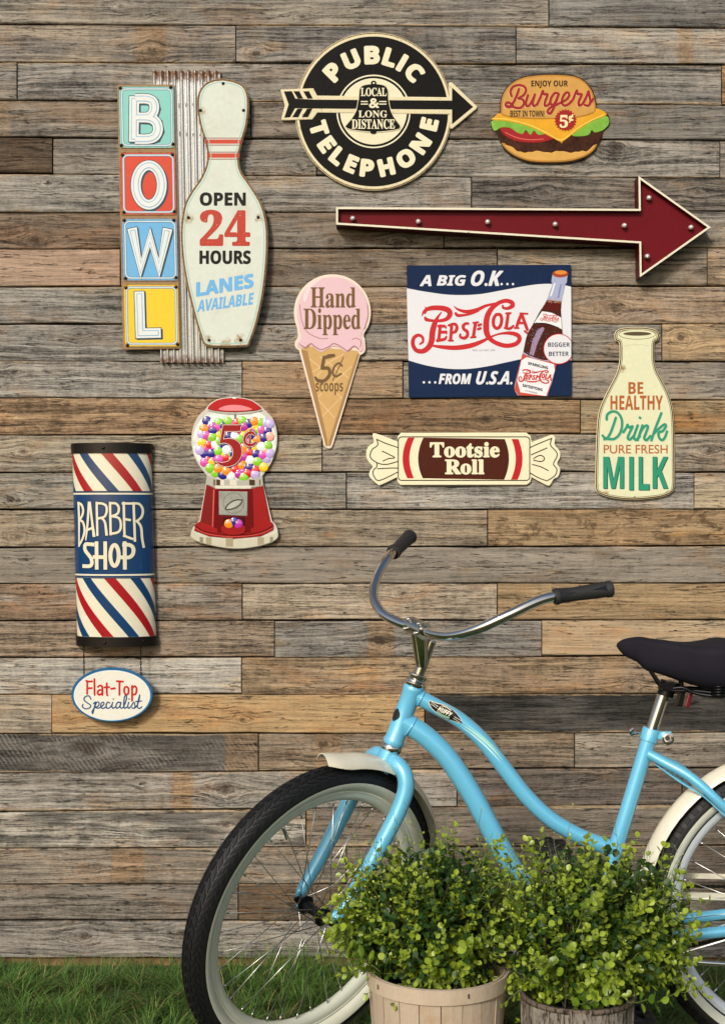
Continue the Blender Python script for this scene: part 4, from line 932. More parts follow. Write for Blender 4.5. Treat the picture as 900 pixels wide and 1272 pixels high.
for i, q in enumerate(BALLS):
    x, y, c = q.split(','); x, y = float(x), float(y); r = 34*s.k/s.sc
    if c not in balls:
        g = G(); prof = [(r*.16*cos(pi/2*j/4), r*sin(pi/2*j/4)) for j in range(5)]; prof[0] = (r*.16, 1e-6)
        g.lathe((0, 0, 0), (0, -1, 0), prof, 16, 0)
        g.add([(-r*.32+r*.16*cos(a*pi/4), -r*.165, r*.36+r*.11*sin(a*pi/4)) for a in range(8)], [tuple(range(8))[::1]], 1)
        balls[c] = mesh('gumball', g.V, g.F, [BM[c], DOT], g.M, True)
    o = put('gumball', balls[c], th, s.p((x, y), .0090+(i % 7)*.00035), (0, random.uniform(-.3, .3), 0))
g = s.plate(cat([(222, 160), (255, 122), (310, 95), (412, 84), (508, 96), (562, 122), (605, 160), (560, 175), (412, 186), (270, 176)], True, 4), .0086, .0125, bev=4)
s.poly(cat([(300, 166), (345, 142), (412, 134), (480, 142), (540, 166), (470, 176), (360, 176)], True, 4), .0128, g, m=1)
s.poly([(396, 80), (430, 80), (424, 90), (402, 90)], .0130, g, m=2)
s.out(g, 'lid', [P_('b8141c', rough=.2), P_('ee8a8e', rough=.3), P_('f4f0ea')])
SIL = paint('printed_silver', 'b5b2a4', rough=.25, coat=.4)
g = s.stroke([[(228, 172), (300, 188), (412, 197), (530, 190), (608, 170)]], 10, .0120, m=0); s.poly([(412, 190), (426, 190), (426, 280), (412, 280)], .0089, g, m=1)
for x in (180, 240, 600, 650): pass
s.out(g, 'lid_ring', [SIL, P_('6f736c')])
g = s.plate([(216, 640), (300, 668), (412, 676), (540, 668), (612, 640), (620, 715), (540, 728), (280, 728), (212, 705)], .0086, .0130, bev=3, m=0)
for x0, x1, m in ((262, 278, 2), (285, 312, 1), (312, 340, 3), (380, 430, 3), (520, 560, 1), (590, 602, 2)): s.poly([(x0, 668), (x1, 672), (x1, 712), (x0, 710)], .0133, g, m=m)
s.plate(rrect(275, 714, 535, 736, 8), .0125, .0155, g, bev=3, m=3)
s.out(g, 'collar', [SIL, P_('4a3a28', rough=.3), P_('7a6a50', rough=.3), P_('ded8c4', rough=.3)])
RDM = paint('printed_red', '9c1519', rough=.2, var=.12, scale=25, coat=.7); RDD = P_('6e0f12', rough=.25, coat=.6); RDL = P_('d85a50', rough=.25)
g = s.plate([(212, 706), (280, 735), (540, 735), (618, 712), (670, 968), (690, 985), (690, 1030), (600, 1075), (412, 1092), (230, 1075), (125, 1035), (135, 985), (168, 968)], .0086, .0125, bev=4, m=0)
s.poly([(218, 712), (262, 736), (250, 1000), (176, 975)], .0127, g, m=3); s.poly([(300, 738), (520, 738), (530, 1050), (290, 1050)], .0127, g, m=1); s.poly([(272, 742), (300, 742), (290, 1020), (262, 1010)], .0128, g, m=1); s.poly([(262, 742), (272, 742), (262, 1010), (254, 1005)], .0129, g, m=2)
s.poly([(520, 742), (545, 738), (552, 1010), (530, 1020)], .0128, g, m=1)
s.stroke([[(130, 1000), (200, 1040), (320, 1062), (412, 1066), (520, 1060), (620, 1038), (690, 1000)]], 9, .0130, g, m=1)
s.stroke([[(128, 1012), (200, 1052), (320, 1074), (412, 1078), (520, 1072), (620, 1050), (696, 1012)]], 4, .0131, g, m=2)
s.out(g, 'machine_body', [RDM, RDD, RDL, P_('7c1014', rough=.25)])
ft = cat([(104, 1040), (150, 1065), (250, 1090), (412, 1098), (560, 1090), (680, 1060), (722, 1035)], n=4)+cat([(726, 1060), (720, 1088), (680, 1116), (600, 1142), (500, 1160), (412, 1163), (320, 1154), (220, 1134), (140, 1108), (106, 1080)], n=4)
g = s.plate(ft, .0086, .0135, bev=3)
for x0, x1, m in ((165, 190, 1), (210, 250, 2), (352, 404, 2), (580, 625, 2), (668, 690, 1)): s.poly([(x0, 1082-(abs(x0-412)/320)**2*10+4), (x1, 1084-(abs(x1-412)/320)**2*10+4), (x1, 1150-(abs(x1-412)/320)**2*44), (x0, 1150-(abs(x0-412)/320)**2*44)], .0138, g, m=m)
s.out(g, 'foot', [P_('cdc8b0', rough=.25, coat=.5), P_('8e8a70', rough=.3), P_('a99a7c', rough=.3)])
g = s.plate([(302, 752), (508, 756), (506, 930), (304, 922)], .0125, .0160, bev=4)
s.stroke([ell(408, 838, 74, 74, 30)], 4, .0163, g, False, m=1, closed=True)
cp = s.out(g, 'coin_plate', [paint('embossed_steel', '9c9c8e', rough=.35, var=.5, scale=300, bump=.6), P_('72706a')])
g = s.stroke([cat([(350, 880), (370, 845), (415, 818), (468, 815), (462, 840), (430, 868), (380, 884)], True, 4)], 7, .0168, smooth=False, closed=True); s.poly(cat([(360, 876), (378, 850), (415, 826), (455, 824), (425, 860), (385, 876)], True, 3), .0165, g, m=1); s.out(g, 'coin_knob', [P_('3a3a36', rough=.3), P_('b8b8ac', rough=.3)])
g = s.plate([(335, 940), (488, 940), (490, 1045), (412, 1068), (326, 1048)], .0125, .0145, m=0)
s.plate(cat([(330, 1000), (412, 1010), (485, 1000), (488, 1050), (412, 1068), (328, 1050)], True, 3), .0140, .0175, g, bev=3, m=1); s.out(g, 'chute', [P_('3a1210', rough=.4), RDM])
rnf = random.Random(9); placed = [(float(a.split(',')[0]), float(a.split(',')[1])) for a in BALLS]
for j in range(9):
    for i in range(12):
        x = 180+i*42+(21 if j % 2 else 0)+rnf.uniform(-5, 5); y = 268+j*44+rnf.uniform(-5, 5)
        if ((x-412)/252)**2+((y-440)/205)**2 > 1 or min(hypot(x-a, y-b_) for a, b_ in placed) < 20: continue
        put('gumball', balls[rnf.choice('rogybmpgryb')], th, s.p((x, y), .0086), (0, rnf.uniform(-.3, .3), 0))
g = s.poly(ell(412, 445, 235, 200, 40), .00875); s.out(g, 'globe_backing', P_('8a7a80', rough=.3))  # flat darker backing that fills the gaps between the balls
for x, y, c in ((375, 986, 'o'), (412, 972, 'b'), (440, 986, 'm')): put('gumball', balls[c], th, s.p((x, y), .0165), (0, 0, 0))
s.z(225, 480, 6.667)
FIVE = [[(350, 322), (505, 318), (488, 358), (362, 362), (345, 455), (400, 440), (470, 455), (508, 505), (512, 560), (480, 620), (420, 658), (350, 660), (290, 625), (300, 615), (360, 632), (410, 615), (440, 560), (435, 510), (400, 480), (355, 482), (330, 478)]]
P5 = cat([(350, 322), (352, 322)], n=1)+[(485, 322)]+[(502, 312), (492, 372), (366, 372)]+[(352, 440)]+cat([(395, 432), (450, 444), (490, 480), (504, 540), (492, 595), (455, 640), (395, 663), (335, 656), (288, 622)], n=4)+cat([(345, 634), (395, 618), (428, 580), (432, 530), (410, 490), (370, 470), (322, 474)], n=4)
g = s.poly(offset_poly(P5, -7), .0138, m=1); s.poly(offset_poly(P5, -4), .0141, g, m=2); s.poly(P5, .0144, g, m=0)
for wd, h, m in ((36, .0138, 1), (29, .0141, 2), (21, .0144, 0)):
    s.stroke([[(612, 402, .8), (590, 384), (556, 390), (530, 425), (532, 465), (562, 486), (600, 482), (622, 462, .6)], [(578, 358, .5), (566, 510, .5)]], wd, h, g, m=m)
s.out(g, 'price_lettering', [P_('9c1418', rough=.25), P_('4a0c10'), P_('f4e4dc')])

# ---------------------------------------------------------------- barber pole sign
th = thing('barber_sign', 'half-round barber shop sign with red, white and blue diagonal stripes and dark end bands', 'sign')
BD = .058
def bwarp(sh, q, h):
    x, y = q[0], q[1]; xc = 317+.0267*(y-640); u = max(-1, min(1, (x-xc)/216)); b = BD*sqrt(max(0, 1-u*u))
    n = Vector((u/.95, 0)); k = sh.k
    return Vector(((sh.ox+x/sh.sc-sh.cx)*k+u*h*.7, -(b+h*sqrt(max(.05, 1-u*u*.7))), -(sh.oy+y/sh.sc-sh.cy)*k))
s = Sheet(th, 140, 676, -.012, 70, 530, 4.387, bwarp)
def band(y0, y1, h, mat, name, ny=2, na=48, g=None, m=0, a0=-pi/2, a1=pi/2, sides=0.0):
    own = g is None; g = g or G(); V = []
    for j in range(ny+1):
        y = y0+(y1-y0)*j/ny
        for i in range(na+1):
            a = a0+(a1-a0)*i/na; V.append(s.p((317+.0267*(y-640)+216*sin(a)*.9999, y), h))
    g.add(V, [(j*(na+1)+i, (j+1)*(na+1)+i, (j+1)*(na+1)+i+1, j*(na+1)+i+1) for j in range(ny) for i in range(na)], m)
    if sides:
        V = []
        for y in (y0, y1):
            for i in range(na+1):
                a = a0+(a1-a0)*i/na; x = 317+.0267*(y-640)+216*sin(a)*.9999; p = s.p((x, y), h); V.append(p); V.append(Vector((p.x, min(p.y+sides, .01), p.z)))
        for q in (0, 2*(na+1)): g.add(V[q:q+2*(na+1)], [(2*i, 2*i+1, 2*i+3, 2*i+2) for i in range(na)], m)
    if own: return s.out(g, name, mat, True)
ECRU = paint('barber_cream', 'e6dfc4', rough=.16, coat=.8, var=.08, bump=.05); BBL = paint('barber_blue', '103c68', rough=.16, coat=.8, var=.08, bump=.05); BRD = paint('barber_red', 'a5141e', rough=.16, coat=.8, var=.08, bump=.05)
band(120, 1165, 0, ECRU, 'cylinder', 10)
band(357, 817, .0006, BBL, 'centre_band', 8)
g = G()
band(362, 371, .0010, None, '', 1, 48, g); band(799, 808, .0010, None, '', 1, 48, g); s.out(g, 'pinstripe', ECRU, True)
band(352, 356, .0009, P_('14304e'), 'edge_line', 1); band(818, 822, .0009, P_('14304e'), 'edge_line', 1)
def stripe(a_mid, wd, yt, yb, col):
    g = G(); ny = 26; sl = .00392; rows = []
    for j in range(ny+1):
        y = yt+(yb-yt)*j/ny; am = a_mid+sl*(y-yt); lo, hi = max(-1.53, min(1.53, am-wd/2)), max(-1.53, min(1.53, am+wd/2)); rows.append((y, lo, hi))
    for (y, lo, hi), (y2, lo2, hi2) in zip(rows, rows[1:]):
        if hi-lo < .004 and hi2-lo2 < .004: continue
        V = []
        for yy, l, h_ in ((y, lo, hi), (y2, lo2, hi2)):
            for i in range(5): V.append(s.p((317+.0267*(yy-640)+216*sin(l+(h_-l)*i/4), yy), .0007))
        g.add(V, [(i, 5+i, 6+i, i+1) for i in range(4)])
    if g.F: s.out(g, 'stripe', col, True)
for yt, yb in ((148, 352), (822, 1136)):
    for k in range(-3, 3):
        stripe(-.705+1.32*k, .29, yt, yb, BBL); stripe(-.045+1.32*k, .29, yt, yb, BRD)
s.warp = lambda sh, q, h: bwarp(sh, ((q[0]-317-.0267*(q[1]-640))*1.0+317+.0267*(q[1]-640), q[1]), h)
IRON = paint('dark_iron_band', '26211d', rough=.35, metal=.7, wear=.08, wearc='6a5a4a')
band(93, 148, .004, IRON, 'end_band', 2, sides=.09); band(1137, 1190, .004, IRON, 'end_band', 2, sides=.09)
g = G(); band(148, 1137, 0, None, '', 1, 1, g, a0=-pi/2, a1=pi/2); g.V = [v+Vector((0, .012, 0)) for v in g.V]
s.out(g, 'back_plate', IRON)
for x, y in ((279, 121), (287, 1166), (482, 1158), (130, 1165)):
    s.screw(x, y, 9 if x < 300 and x > 200 else 5, .0045, P_('3c3630', rough=.3, metal=.9))
def bz(q): return [(330+((x-0)/9*4.387+(90-70)*4.387-313)*1.05, y/9*4.387+(610-530)*4.387, *r) for x, y, *r in q]
BS = [[(85, 134), (92, 330), (90, 600, .7)], [(85, 134), (122, 155), (140, 215), (128, 275), (95, 322)], [(95, 322), (136, 345), (156, 420), (142, 505), (90, 612, .7)],
      [(205, 132), (190, 360), (170, 540, .6)], [(216, 132), (238, 320), (260, 492, 1.3)], [(182, 435), (236, 412)],
      [(290, 134), (297, 486)], [(290, 138), (345, 140), (388, 165), (396, 225), (372, 285), (315, 302)], [(345, 302), (378, 350), (394, 478, 1.2)],
      [(430, 134), (437, 478)], [(430, 138), (488, 140), (520, 185), (508, 250), (450, 280)], [(450, 280), (520, 302), (542, 375), (520, 450), (437, 474)],
      [(570, 134), (578, 498)], [(562, 140), (645, 140)], [(575, 310), (630, 322)], [(575, 496), (655, 530)],
      [(668, 136), (682, 550)], [(662, 140), (722, 145), (756, 205), (746, 285), (700, 335)], [(702, 335), (740, 400), (752, 530), (766, 618)]]
SH = [[(246, 592), (172, 590), (158, 625), (168, 665), (222, 735), (238, 790), (216, 830), (150, 832)], [(288, 578), (290, 848)], [(380, 578), (382, 848)], [(266, 730), (380, 732)],
      [(580, 578), (582, 848)], [(575, 596), (630, 598), (664, 630), (664, 690), (630, 732), (560, 734)]]
OO = [[(477+43*cos(a*pi/15), 712+115*sin(a*pi/15)) for a in range(30)]]
def dense(st):
    out = []
    for (a, b) in zip(st, st[1:]):
        for k in range(6): out.append(tuple(a[i]+(b[i]-a[i])*k/6 for i in range(2)))
    return out+[st[-1][:2]]
for name, wd1, wd2, L, Oc in (('lettering', 18, 12.6, BS, None), ('lettering', 26, 20, SH, OO)):
    g = G()
    for wd, h, m in ((wd1, .0011, 0), (wd2, .0017, 1)):
        for q in L: s.stroke([bz(q) if len(q) > 2 else bz(dense(q))], wd, h, g, len(q) > 2, 'square' if name else 'round', m)
        if Oc: s.stroke([bz(Oc[0])], wd+1, h+.0001, g, False, m=m, closed=True)
    s.out(g, name, [P_('101820', rough=.2), ECRU])

# ---------------------------------------------------------------- oval sign hanging on chains
th = thing('hanging_oval_sign', 'small oval sign with blue border hanging on two chains under the striped barber sign', 'sign')
s = Sheet(th, 140, 864, -.04, 88, 828, 8.654)
g = s.plate(ell(448, 300, 438, 292, 72), 0, .006, bev=5, m=0); s.poly(ell(448, 306, 410, 270, 72), .0064, g, m=1); s.poly(ell(450, 306, 400, 262, 72), .0067, g, m=2)
s.out(g, 'panel', [P_('2b6690', rough=.25, coat=.5), P_('dfe9ec'), P_('e8e4d4', rough=.3)])
g = s.stroke([[(184, 168), (183, 290)], [(172, 150), (205, 158), (236, 156)], [(184, 232), (232, 228)], [(260, 132), (262, 300)],
 [(298, 215), (322, 200), (344, 218), (346, 302)], [(344, 250), (310, 250), (294, 278), (312, 300), (344, 282)], [(392, 178), (394, 285), (400, 305)], [(368, 220), (420, 218)], [(440, 236), (480, 230)],
 [(530, 160), (528, 300)], [(500, 154), (566, 158)], [(606, 212), (584, 225), (580, 270), (598, 298), (622, 285), (626, 235), (606, 212)], [(664, 205), (664, 362)], [(668, 225), (694, 208), (712, 235), (706, 282), (682, 298), (664, 285)]], 21, .0071); s.out(g, 'lettering', P_('c92a22', rough=.3))
g = s.stroke([[(224, 348), (200, 312), (160, 322), (150, 356), (186, 388), (220, 412), (208, 440), (165, 450), (132, 428), (138, 402)],
 [(250, 395), (272, 378), (262, 420), (246, 490), (240, 500), (236, 478), (262, 440), (302, 420), (310, 385), (288, 378), (268, 420), (290, 444), (330, 432)],
 [(330, 432), (362, 400), (352, 378), (332, 395), (330, 430), (352, 446), (384, 430)], [(424, 388), (404, 378), (386, 410), (396, 444), (428, 434), (452, 400)], [(456, 380), (448, 420), (458, 444), (486, 430)], [(462, 344), (466, 346)],
 [(540, 384), (512, 380), (492, 412), (500, 444), (530, 424), (544, 384), (536, 428), (552, 444), (572, 430)], [(572, 430), (602, 350), (600, 308), (584, 320), (574, 400), (584, 444), (610, 430)], [(628, 380), (618, 420), (628, 444), (654, 424)], [(630, 344), (634, 346)],
 [(654, 424), (680, 380), (694, 410), (690, 442), (664, 440)], [(694, 440), (724, 400), (742, 330), (744, 306), (726, 380), (722, 430), (742, 446), (768, 428)], [(704, 372), (765, 366)]], 13, .0073); s.out(g, 'script_lettering', P_('1f4f7c', rough=.3))
CH = P_('2e2824', rough=.4, metal=.8)
for px in (104.2, 174.8):
    g = G(); a = W(px, 797, -.042); b = W(px+.5, 838 if px < 120 else 840, -.042); n = 12
    for i in range(n):
        c = a.lerp(b, (i+.5)/n)-th.location; L = (a.z-b.z)/n*.72; X = Vector((1, 0, 0)) if i % 2 else Vector((0, 1, 0))
        g.tube([c+X*.0019*cos(t)*1.0+Vector((0, 0, 1))*L*sin(t) for t in [2*pi*k/8 for k in range(8)]], .00095, 5, True)
    g.done('chain', CH, th, True)

# ================================================================== BICYCLE
YB = -.71; SB = F/(D+YB)
def BP(px, py, lat=0.0):
    """point of the bicycle's own middle plane (lat > 0 is towards the wall)"""
    return Vector(((px-450)/SB, YB+lat, HZ-(py-636)/SB))
bike = thing('bicycle', 'light blue cruiser bicycle with cream fenders and black seat parked in front of the wall', 'bicycle', (.60, YB, 0))
BO = bike.location.copy()
def bg(): return G(BO)
TT, TH = radians(20.5), radians(44)
ax = Vector((sin(TT), 0, cos(TT))); f0 = Vector((-cos(TT), 0, sin(TT))); l0 = Vector((0, -1, 0))
ff = cos(TH)*f0+sin(TH)*ax.cross(f0); ll = cos(TH)*l0+sin(TH)*ax.cross(l0)
A = BP(487, 925)
def ST(f, l, s_): return A+ff*f+ll*l+ax*s_
SH_ = (.342-A.z-.05*ff.z)/ax.z
HUB = ST(.05, 0, SH_)
RH = Vector((BP(988, 636).x, YB, .336))
def tubes(name, path, rad, mat=BLUE, n=16, parent=bike, sm=6, **kw):
    g = bg(); g.tube(cat(path, False, sm), rad if not isinstance(rad, (list, tuple)) else [r[0] for r in cat([(r,) for r in rad], False, sm)], n, **kw)
    return auto_smooth(g.done(name, mat, parent))
# frame
g = bg(); g.lathe(A, ax, [(0, .0215), (.004, .0235), (.012, .0235), (.016, .0218), (.125, .0218), (.129, .0235), (.137, .0235), (.140, .0215), (.140, .015), (0, .015)], 28)
head = auto_smooth(g.done('head_tube', BLUE, bike))
tt_path = [BP(*q) for q in ((512, 862), (540, 877), (570, 894), (600, 921), (628, 957), (654, 990), (684, 1018), (718, 1038), (746, 1049), (766, 1056))]
tubes('top_tube', tt_path, .0178)
dt_path = [BP(*q) for q in ((500, 896), (528, 914), (556, 942), (584, 984), (606, 1024), (624, 1058), (645, 1090), (680, 1128), (733, 1155))]
tubes('down_tube', dt_path, [.0235]*6+[.022, .021, .021], n=20)
seat_top = BP(809, 905); bb = BP(733, 1156)
tubes('seat_tube', [seat_top, BP(784, 988), BP(759, 1070), bb], .0172)
g = bg(); sa = (seat_top-bb).normalized(); g.lathe(seat_top, sa, [(-.030, .0163), (-.028, .0205), (-.003, .0205), (0, .019), (0, .0138)], 24)
g.box(seat_top-sa*.014+Vector((.030, -.006, 0)), (.030, .014, .016)); clamp = auto_smooth(g.done('seat_clamp', BLUE, bike))
g = bg(); c = seat_top-sa*.016
clq = bg(); clq.lathe(c+Vector((.036, -.02, -.004)), (0, -1, 0), [(-.02, .009), (0, .0135), (.005, .0135), (.006, .009), (.002, .005), (.002, 1e-5)], 16)
auto_smooth(clq.done('clamp_nut', CHROME, clamp)); g.tube([c+Vector((-.012, .0, .004)), c+Vector((-.030, -.004, .006)), c+Vector((-.040, -.006, .004))], .0035, 8)
g.tube(cat([c+Vector((-.040, -.006, .004)), c+Vector((-.044, -.01, .010)), c+Vector((-.038, -.012, .016))]), .0055, 8)
auto_smooth(g.done('quick_release', CHROME, clamp))
g = bg(); g.tube([bb+Vector((0, .036, 0)), bb-Vector((0, .036, 0))], .024, 20); auto_smooth(g.done('bottom_bracket', BLUE, bike))
for lat in (-1, 1):
    w_ = .062*lat
    tubes('seat_stay', [BP(803, 935, .012*lat), BP(822, 945, .024*lat), BP(850, 960, .045*lat), BP(878, 984, w_), BP(905, 1012, w_), BP(940, 1060, w_), RH+Vector((0, w_, .012))], [.011, .0115, .0115, .011, .010, .009, .008], n=12)
    tubes('chain_stay', [bb+Vector((.015, .02*lat, 0)), bb+Vector((.09, .04*lat, .004)), BP(840, 1152, w_*.95), BP(900, 1146, w_), RH+Vector((0, w_, -.008))], [.012, .012, .0125, .0125, .009], n=12)
g = bg(); g.tube([BP(826, 958, .0), BP(852, 975, .0), BP(868, 992, .0)], .004, 8); g.done('stay_brace', BLUE, bike, True)
def weld(pt, d, r):
    d = d.normalized(); u = d.orthogonal().normalized(); v = d.cross(u); g = bg()
    g.tube([pt+(u*cos(2*pi*k/40)+v*sin(2*pi*k/40))*(r+.0004)+d*(.0006*(k % 2)) for k in range(40)], [.0021+.0005*(k % 2) for k in range(40)], 8, closed=True)
    g.done('weld_bead', BLUE, bike, True)
d_ = (tt_path[1]-tt_path[0]); weld(tt_path[0]+d_.normalized()*.020, d_, .0178)
d_ = (dt_path[1]-dt_path[0]); weld(dt_path[0]+d_.normalized()*.020, d_, .0235)
d_ = (tt_path[-2]-tt_path[-1]); weld(tt_path[-1]+d_.normalized()*.020, d_, .0178)
# decal on the top tube and badge on head tube
def tube_map(path, r):
    P = cat(path, False, 12); L = [0]
    for a, b in zip(P, P[1:]): L.append(L[-1]+(Vector(b)-Vector(a)).length)
    def fn(s_, t, h=0):
        i = max(0, min(len(P)-2, next((k for k in range(len(L)-1) if L[k+1] > s_), len(P)-2)))
        a, b = Vector(P[i]), Vector(P[i+1]); T = (b-a).normalized(); c = a+T*(s_-L[i]); out = Vector((0, -1, 0)); up = T.cross(out)*-1; up = up if up.z > 0 else -up
        an = t/r; return c+(out*cos(an)+up*sin(an))*(r+h)
    return fn
tm = tube_map(tt_path, .0178)
class TSheet:
    def __init__(s, s0, sc_): s.s0 = s0; s.sc = sc_
def tpoly(g, pts, h, m, s0, q=.001):
    pp = []
    for a, b in zip(pts, pts[1:]+pts[:1]):
        for k in range(4): pp.append((a[0]+(b[0]-a[0])*k/4, a[1]+(b[1]-a[1])*k/4))
    tris = tessellate_polygon([[Vector((x, y, 0)) for x, y in pp]])
    g.add([tm(s0+x*q, y*q, h) for x, y in pp], [tuple(t) for t in tris], m)
def tstrip(g, lower, upper, h, m, s0, q=.001):
    n = len(lower); V = []
    for a, b in zip(lower, upper):
        for k in range(5): V.append(tm(s0+(a[0]+(b[0]-a[0])*k/4)*q, (a[1]+(b[1]-a[1])*k/4)*q, h))
    g.add(V, [(i*5+k, (i+1)*5+k, (i+1)*5+k+1, i*5+k+1) for i in range(n-1) for k in range(4)], m)
g = bg()
xs_ = [0, 8, 16, 26, 40, 54, 66, 76, 86]
lo = [2, -4, -7, -10, -13, -12, -8, -5, -2]; hi = [6, 7, 8, 11, 14, 12, 9, 5, 0]
tstrip(g, [(x-1, y-1.5) for x, y in zip(xs_, lo)], [(x-1, y+1.5) for x, y in zip(xs_, hi)], .0005, 1, .040)
tstrip(g, list(zip(xs_, lo)), list(zip(xs_, hi)), .0009, 0, .040)
for yy in (1.5, 5.5):
    tstrip(g, [(4, yy-.6), (22, yy-2.6)], [(4, yy+.4), (22, yy-1.4)], .0012, 1, .040); tstrip(g, [(64, yy-5), (82, yy-4)], [(64, yy-3.9), (82, yy-3.4)], .0012, 1, .040)
tstrip(g, [(24, -9), (40, -12), (56, -10)], [(24, -5), (40, -7), (56, -5)], .0012, 2, .040); tstrip(g, [(28, 8), (40, 10), (52, 8)], [(28, 10), (40, 12.4), (52, 10)], .0012, 1, .040)
V, Fa = font_mesh(styled('HUFFY', 'ital')); X1 = max(v[0] for v in V); Y1 = max(v[1] for v in V)
for dh_, (dx, dy) in enumerate(((0, 0), (.5, 0), (0, .5))):
    g.add([tm(.040+(24+v[0]/X1*33+dx)*.001, (-4+v[1]/Y1*9.5+dy)*.001, .0016+dh_*2e-5) for v in V], Fa, 1)
g.done('emblem_decal', [plain('decal_black', '15161a', .3), plain('decal_cream', 'e6dcc0', .3), plain('decal_green', '8db69a', .3)], bike, True)
g = bg()
sw = [(i*9.5, ) for i in range(15)]
for a, b, c, m in ((-4, 9, 5, 0), (-9, 2, 3.2, 1), (2, 15, 2.2, 0)):
    lo = [(i*9, a+(b-a)*(i/14)**1.5) for i in range(15)]; up_ = [(x, y+c*(1-abs(2*i/14-1)**2)) for i, (x, y) in enumerate(lo)]
    tstrip(g, lo, up_, .0004+m*.0001, m, .125)
g.done('swoosh_decal', [plain('decal_pale_green', 'a9dcc9', .3), plain('decal_pale', 'c9e8ea', .3)], bike, True)
g = bg(); V = []
for i in range(9):
    z_ = .052+.030*i/8; ww = .55*sin(pi*(i+.35)/8.7)
    for k in range(5): a_ = -ww+2*ww*k/4; dirv = (Vector((-cos(TT), -.75, sin(TT)))).normalized(); sd_ = ax.cross(dirv); V.append(A+ax*z_+(dirv*cos(a_)+sd_*sin(a_))*.0226)
g.add(V, [(i*5+k, i*5+k+1, (i+1)*5+k+1, (i+1)*5+k) for i in range(8) for k in range(4)], 0)
g.done('head_badge', plain('badge_black', '1c1a18', .3), head, True)
# headset, stem, handlebar
g = bg()
g.lathe(A, ax, [(-.014, .016), (-.014, .0225), (-.010, .0245), (-.004, .0245), (0, .0225)], 28)
auto_smooth(g.done('headset_cup', CHROME, bike)); g = bg(); g.lathe(A+ax*.140, ax, [(0, .0225), (.003, .025), (.008, .025), (.010, .0215), (.014, .0215), (.017, .0185), (.020, .021), (.027, .021), (.029, .0145)], 28)
auto_smooth(g.done('headset', CHROME, bike))
stem = None
CB = ST(.057, 0, .267)
g = bg(); g.tube([ST(0, 0, .15), ST(0, 0, .20), ST(0, 0, .247)], [.0125, .0125, .0118], 20)
g.tube([ST(0, 0, .188), ST(.016, 0, .212), ST(.040, 0, .245), ST(.055, 0, .262)], [.0125, .0165, .0175, .0165], 18)
g.tube([CB-ll*.024, CB+ll*.024], .0195, 20)
g.lathe(ST(0, 0, .247), ax, [(0, .0118), (.004, .0105), (.006, .006), (.005, 1e-5)], 16)
OLIVE = plain('brushed_stem', (.50, .47, .38), .2, 1)
stem = auto_smooth(g.done('stem', OLIVE, bike))
for q in (-.017, .017):
    for e in (-1, 1):
        g = bg(); c = CB+ll*q+ff*.014+ax*.011*e; g.lathe(c, ff, [(-.01, .0045), (.006, .0048), (.009, .0042), (.009, .0022), (.006, 1e-5)], 8); g.done('bolt', CHROME, stem, True)
HB = [(.0, 0, 0), (.06, -.004, -.001), (.12, -.008, .008), (.175, .0, .036), (.22, .03, .082), (.255, .075, .132), (.285, .125, .163), (.33, .19, .196)]
def hb(l, b, r, sgn): return CB+(ll+Vector((0, 0, .080))).normalized()*l*sgn*.945-ff*b+ax*(r*1.04)
pts = [hb(*q, -1) for q in HB[:0:-1]]+[CB]+[hb(*q, 1) for q in HB[1:]]
bar = tubes('handlebar', pts, .0113, CHROME, 18, sm=8)
GRIPM = plain('grip_rubber', '1e1d1c', .7, 0, .3, 600, bump=.3)
for sgn in (-1, 1):
    a, b = hb(.268, .097, .146, sgn), hb(.334, .196, .199, sgn); u = (b-a).normalized(); Lg = (b-a).length
    g = bg(); g.lathe(a, u, [(0, .0125), (0, .0170), (.004, .0180), (.009, .0180), (.012, .0158), (Lg*.3, .0150), (Lg*.6, .0163), (Lg-.016, .0160), (Lg-.012, .0180), (Lg-.003, .0183), (Lg, .0162), (Lg+.001, .006), (Lg+.0005, 1e-5)], 24)
    gr = auto_smooth(g.done('grip', GRIPM, bike), 35)
    g = bg()
    v0 = u.cross(Vector((0, -1, .3))).normalized(); w0 = u.cross(v0)
    for k in range(12):
        an = 2*pi*k/12
        if k % 3 == 0:
            e = v0*cos(an)+w0*sin(an); e2 = v0*cos(an+.35)+w0*sin(an+.35); e3 = v0*cos(an-.35)+w0*sin(an-.35)
            g.add([a+u*.012+e2*.0163, a+u*.012+e3*.0163, a+u*.045+e*.0166, a+u*(Lg-.016)+e2*.0171, a+u*(Lg-.016)+e3*.0171, a+u*(Lg-.05)+e*.0171], [(0, 1, 2), (3, 5, 4)])
    g.done('grip_pad', plain('grip_gloss', '0c0c0d', .3), gr, True)
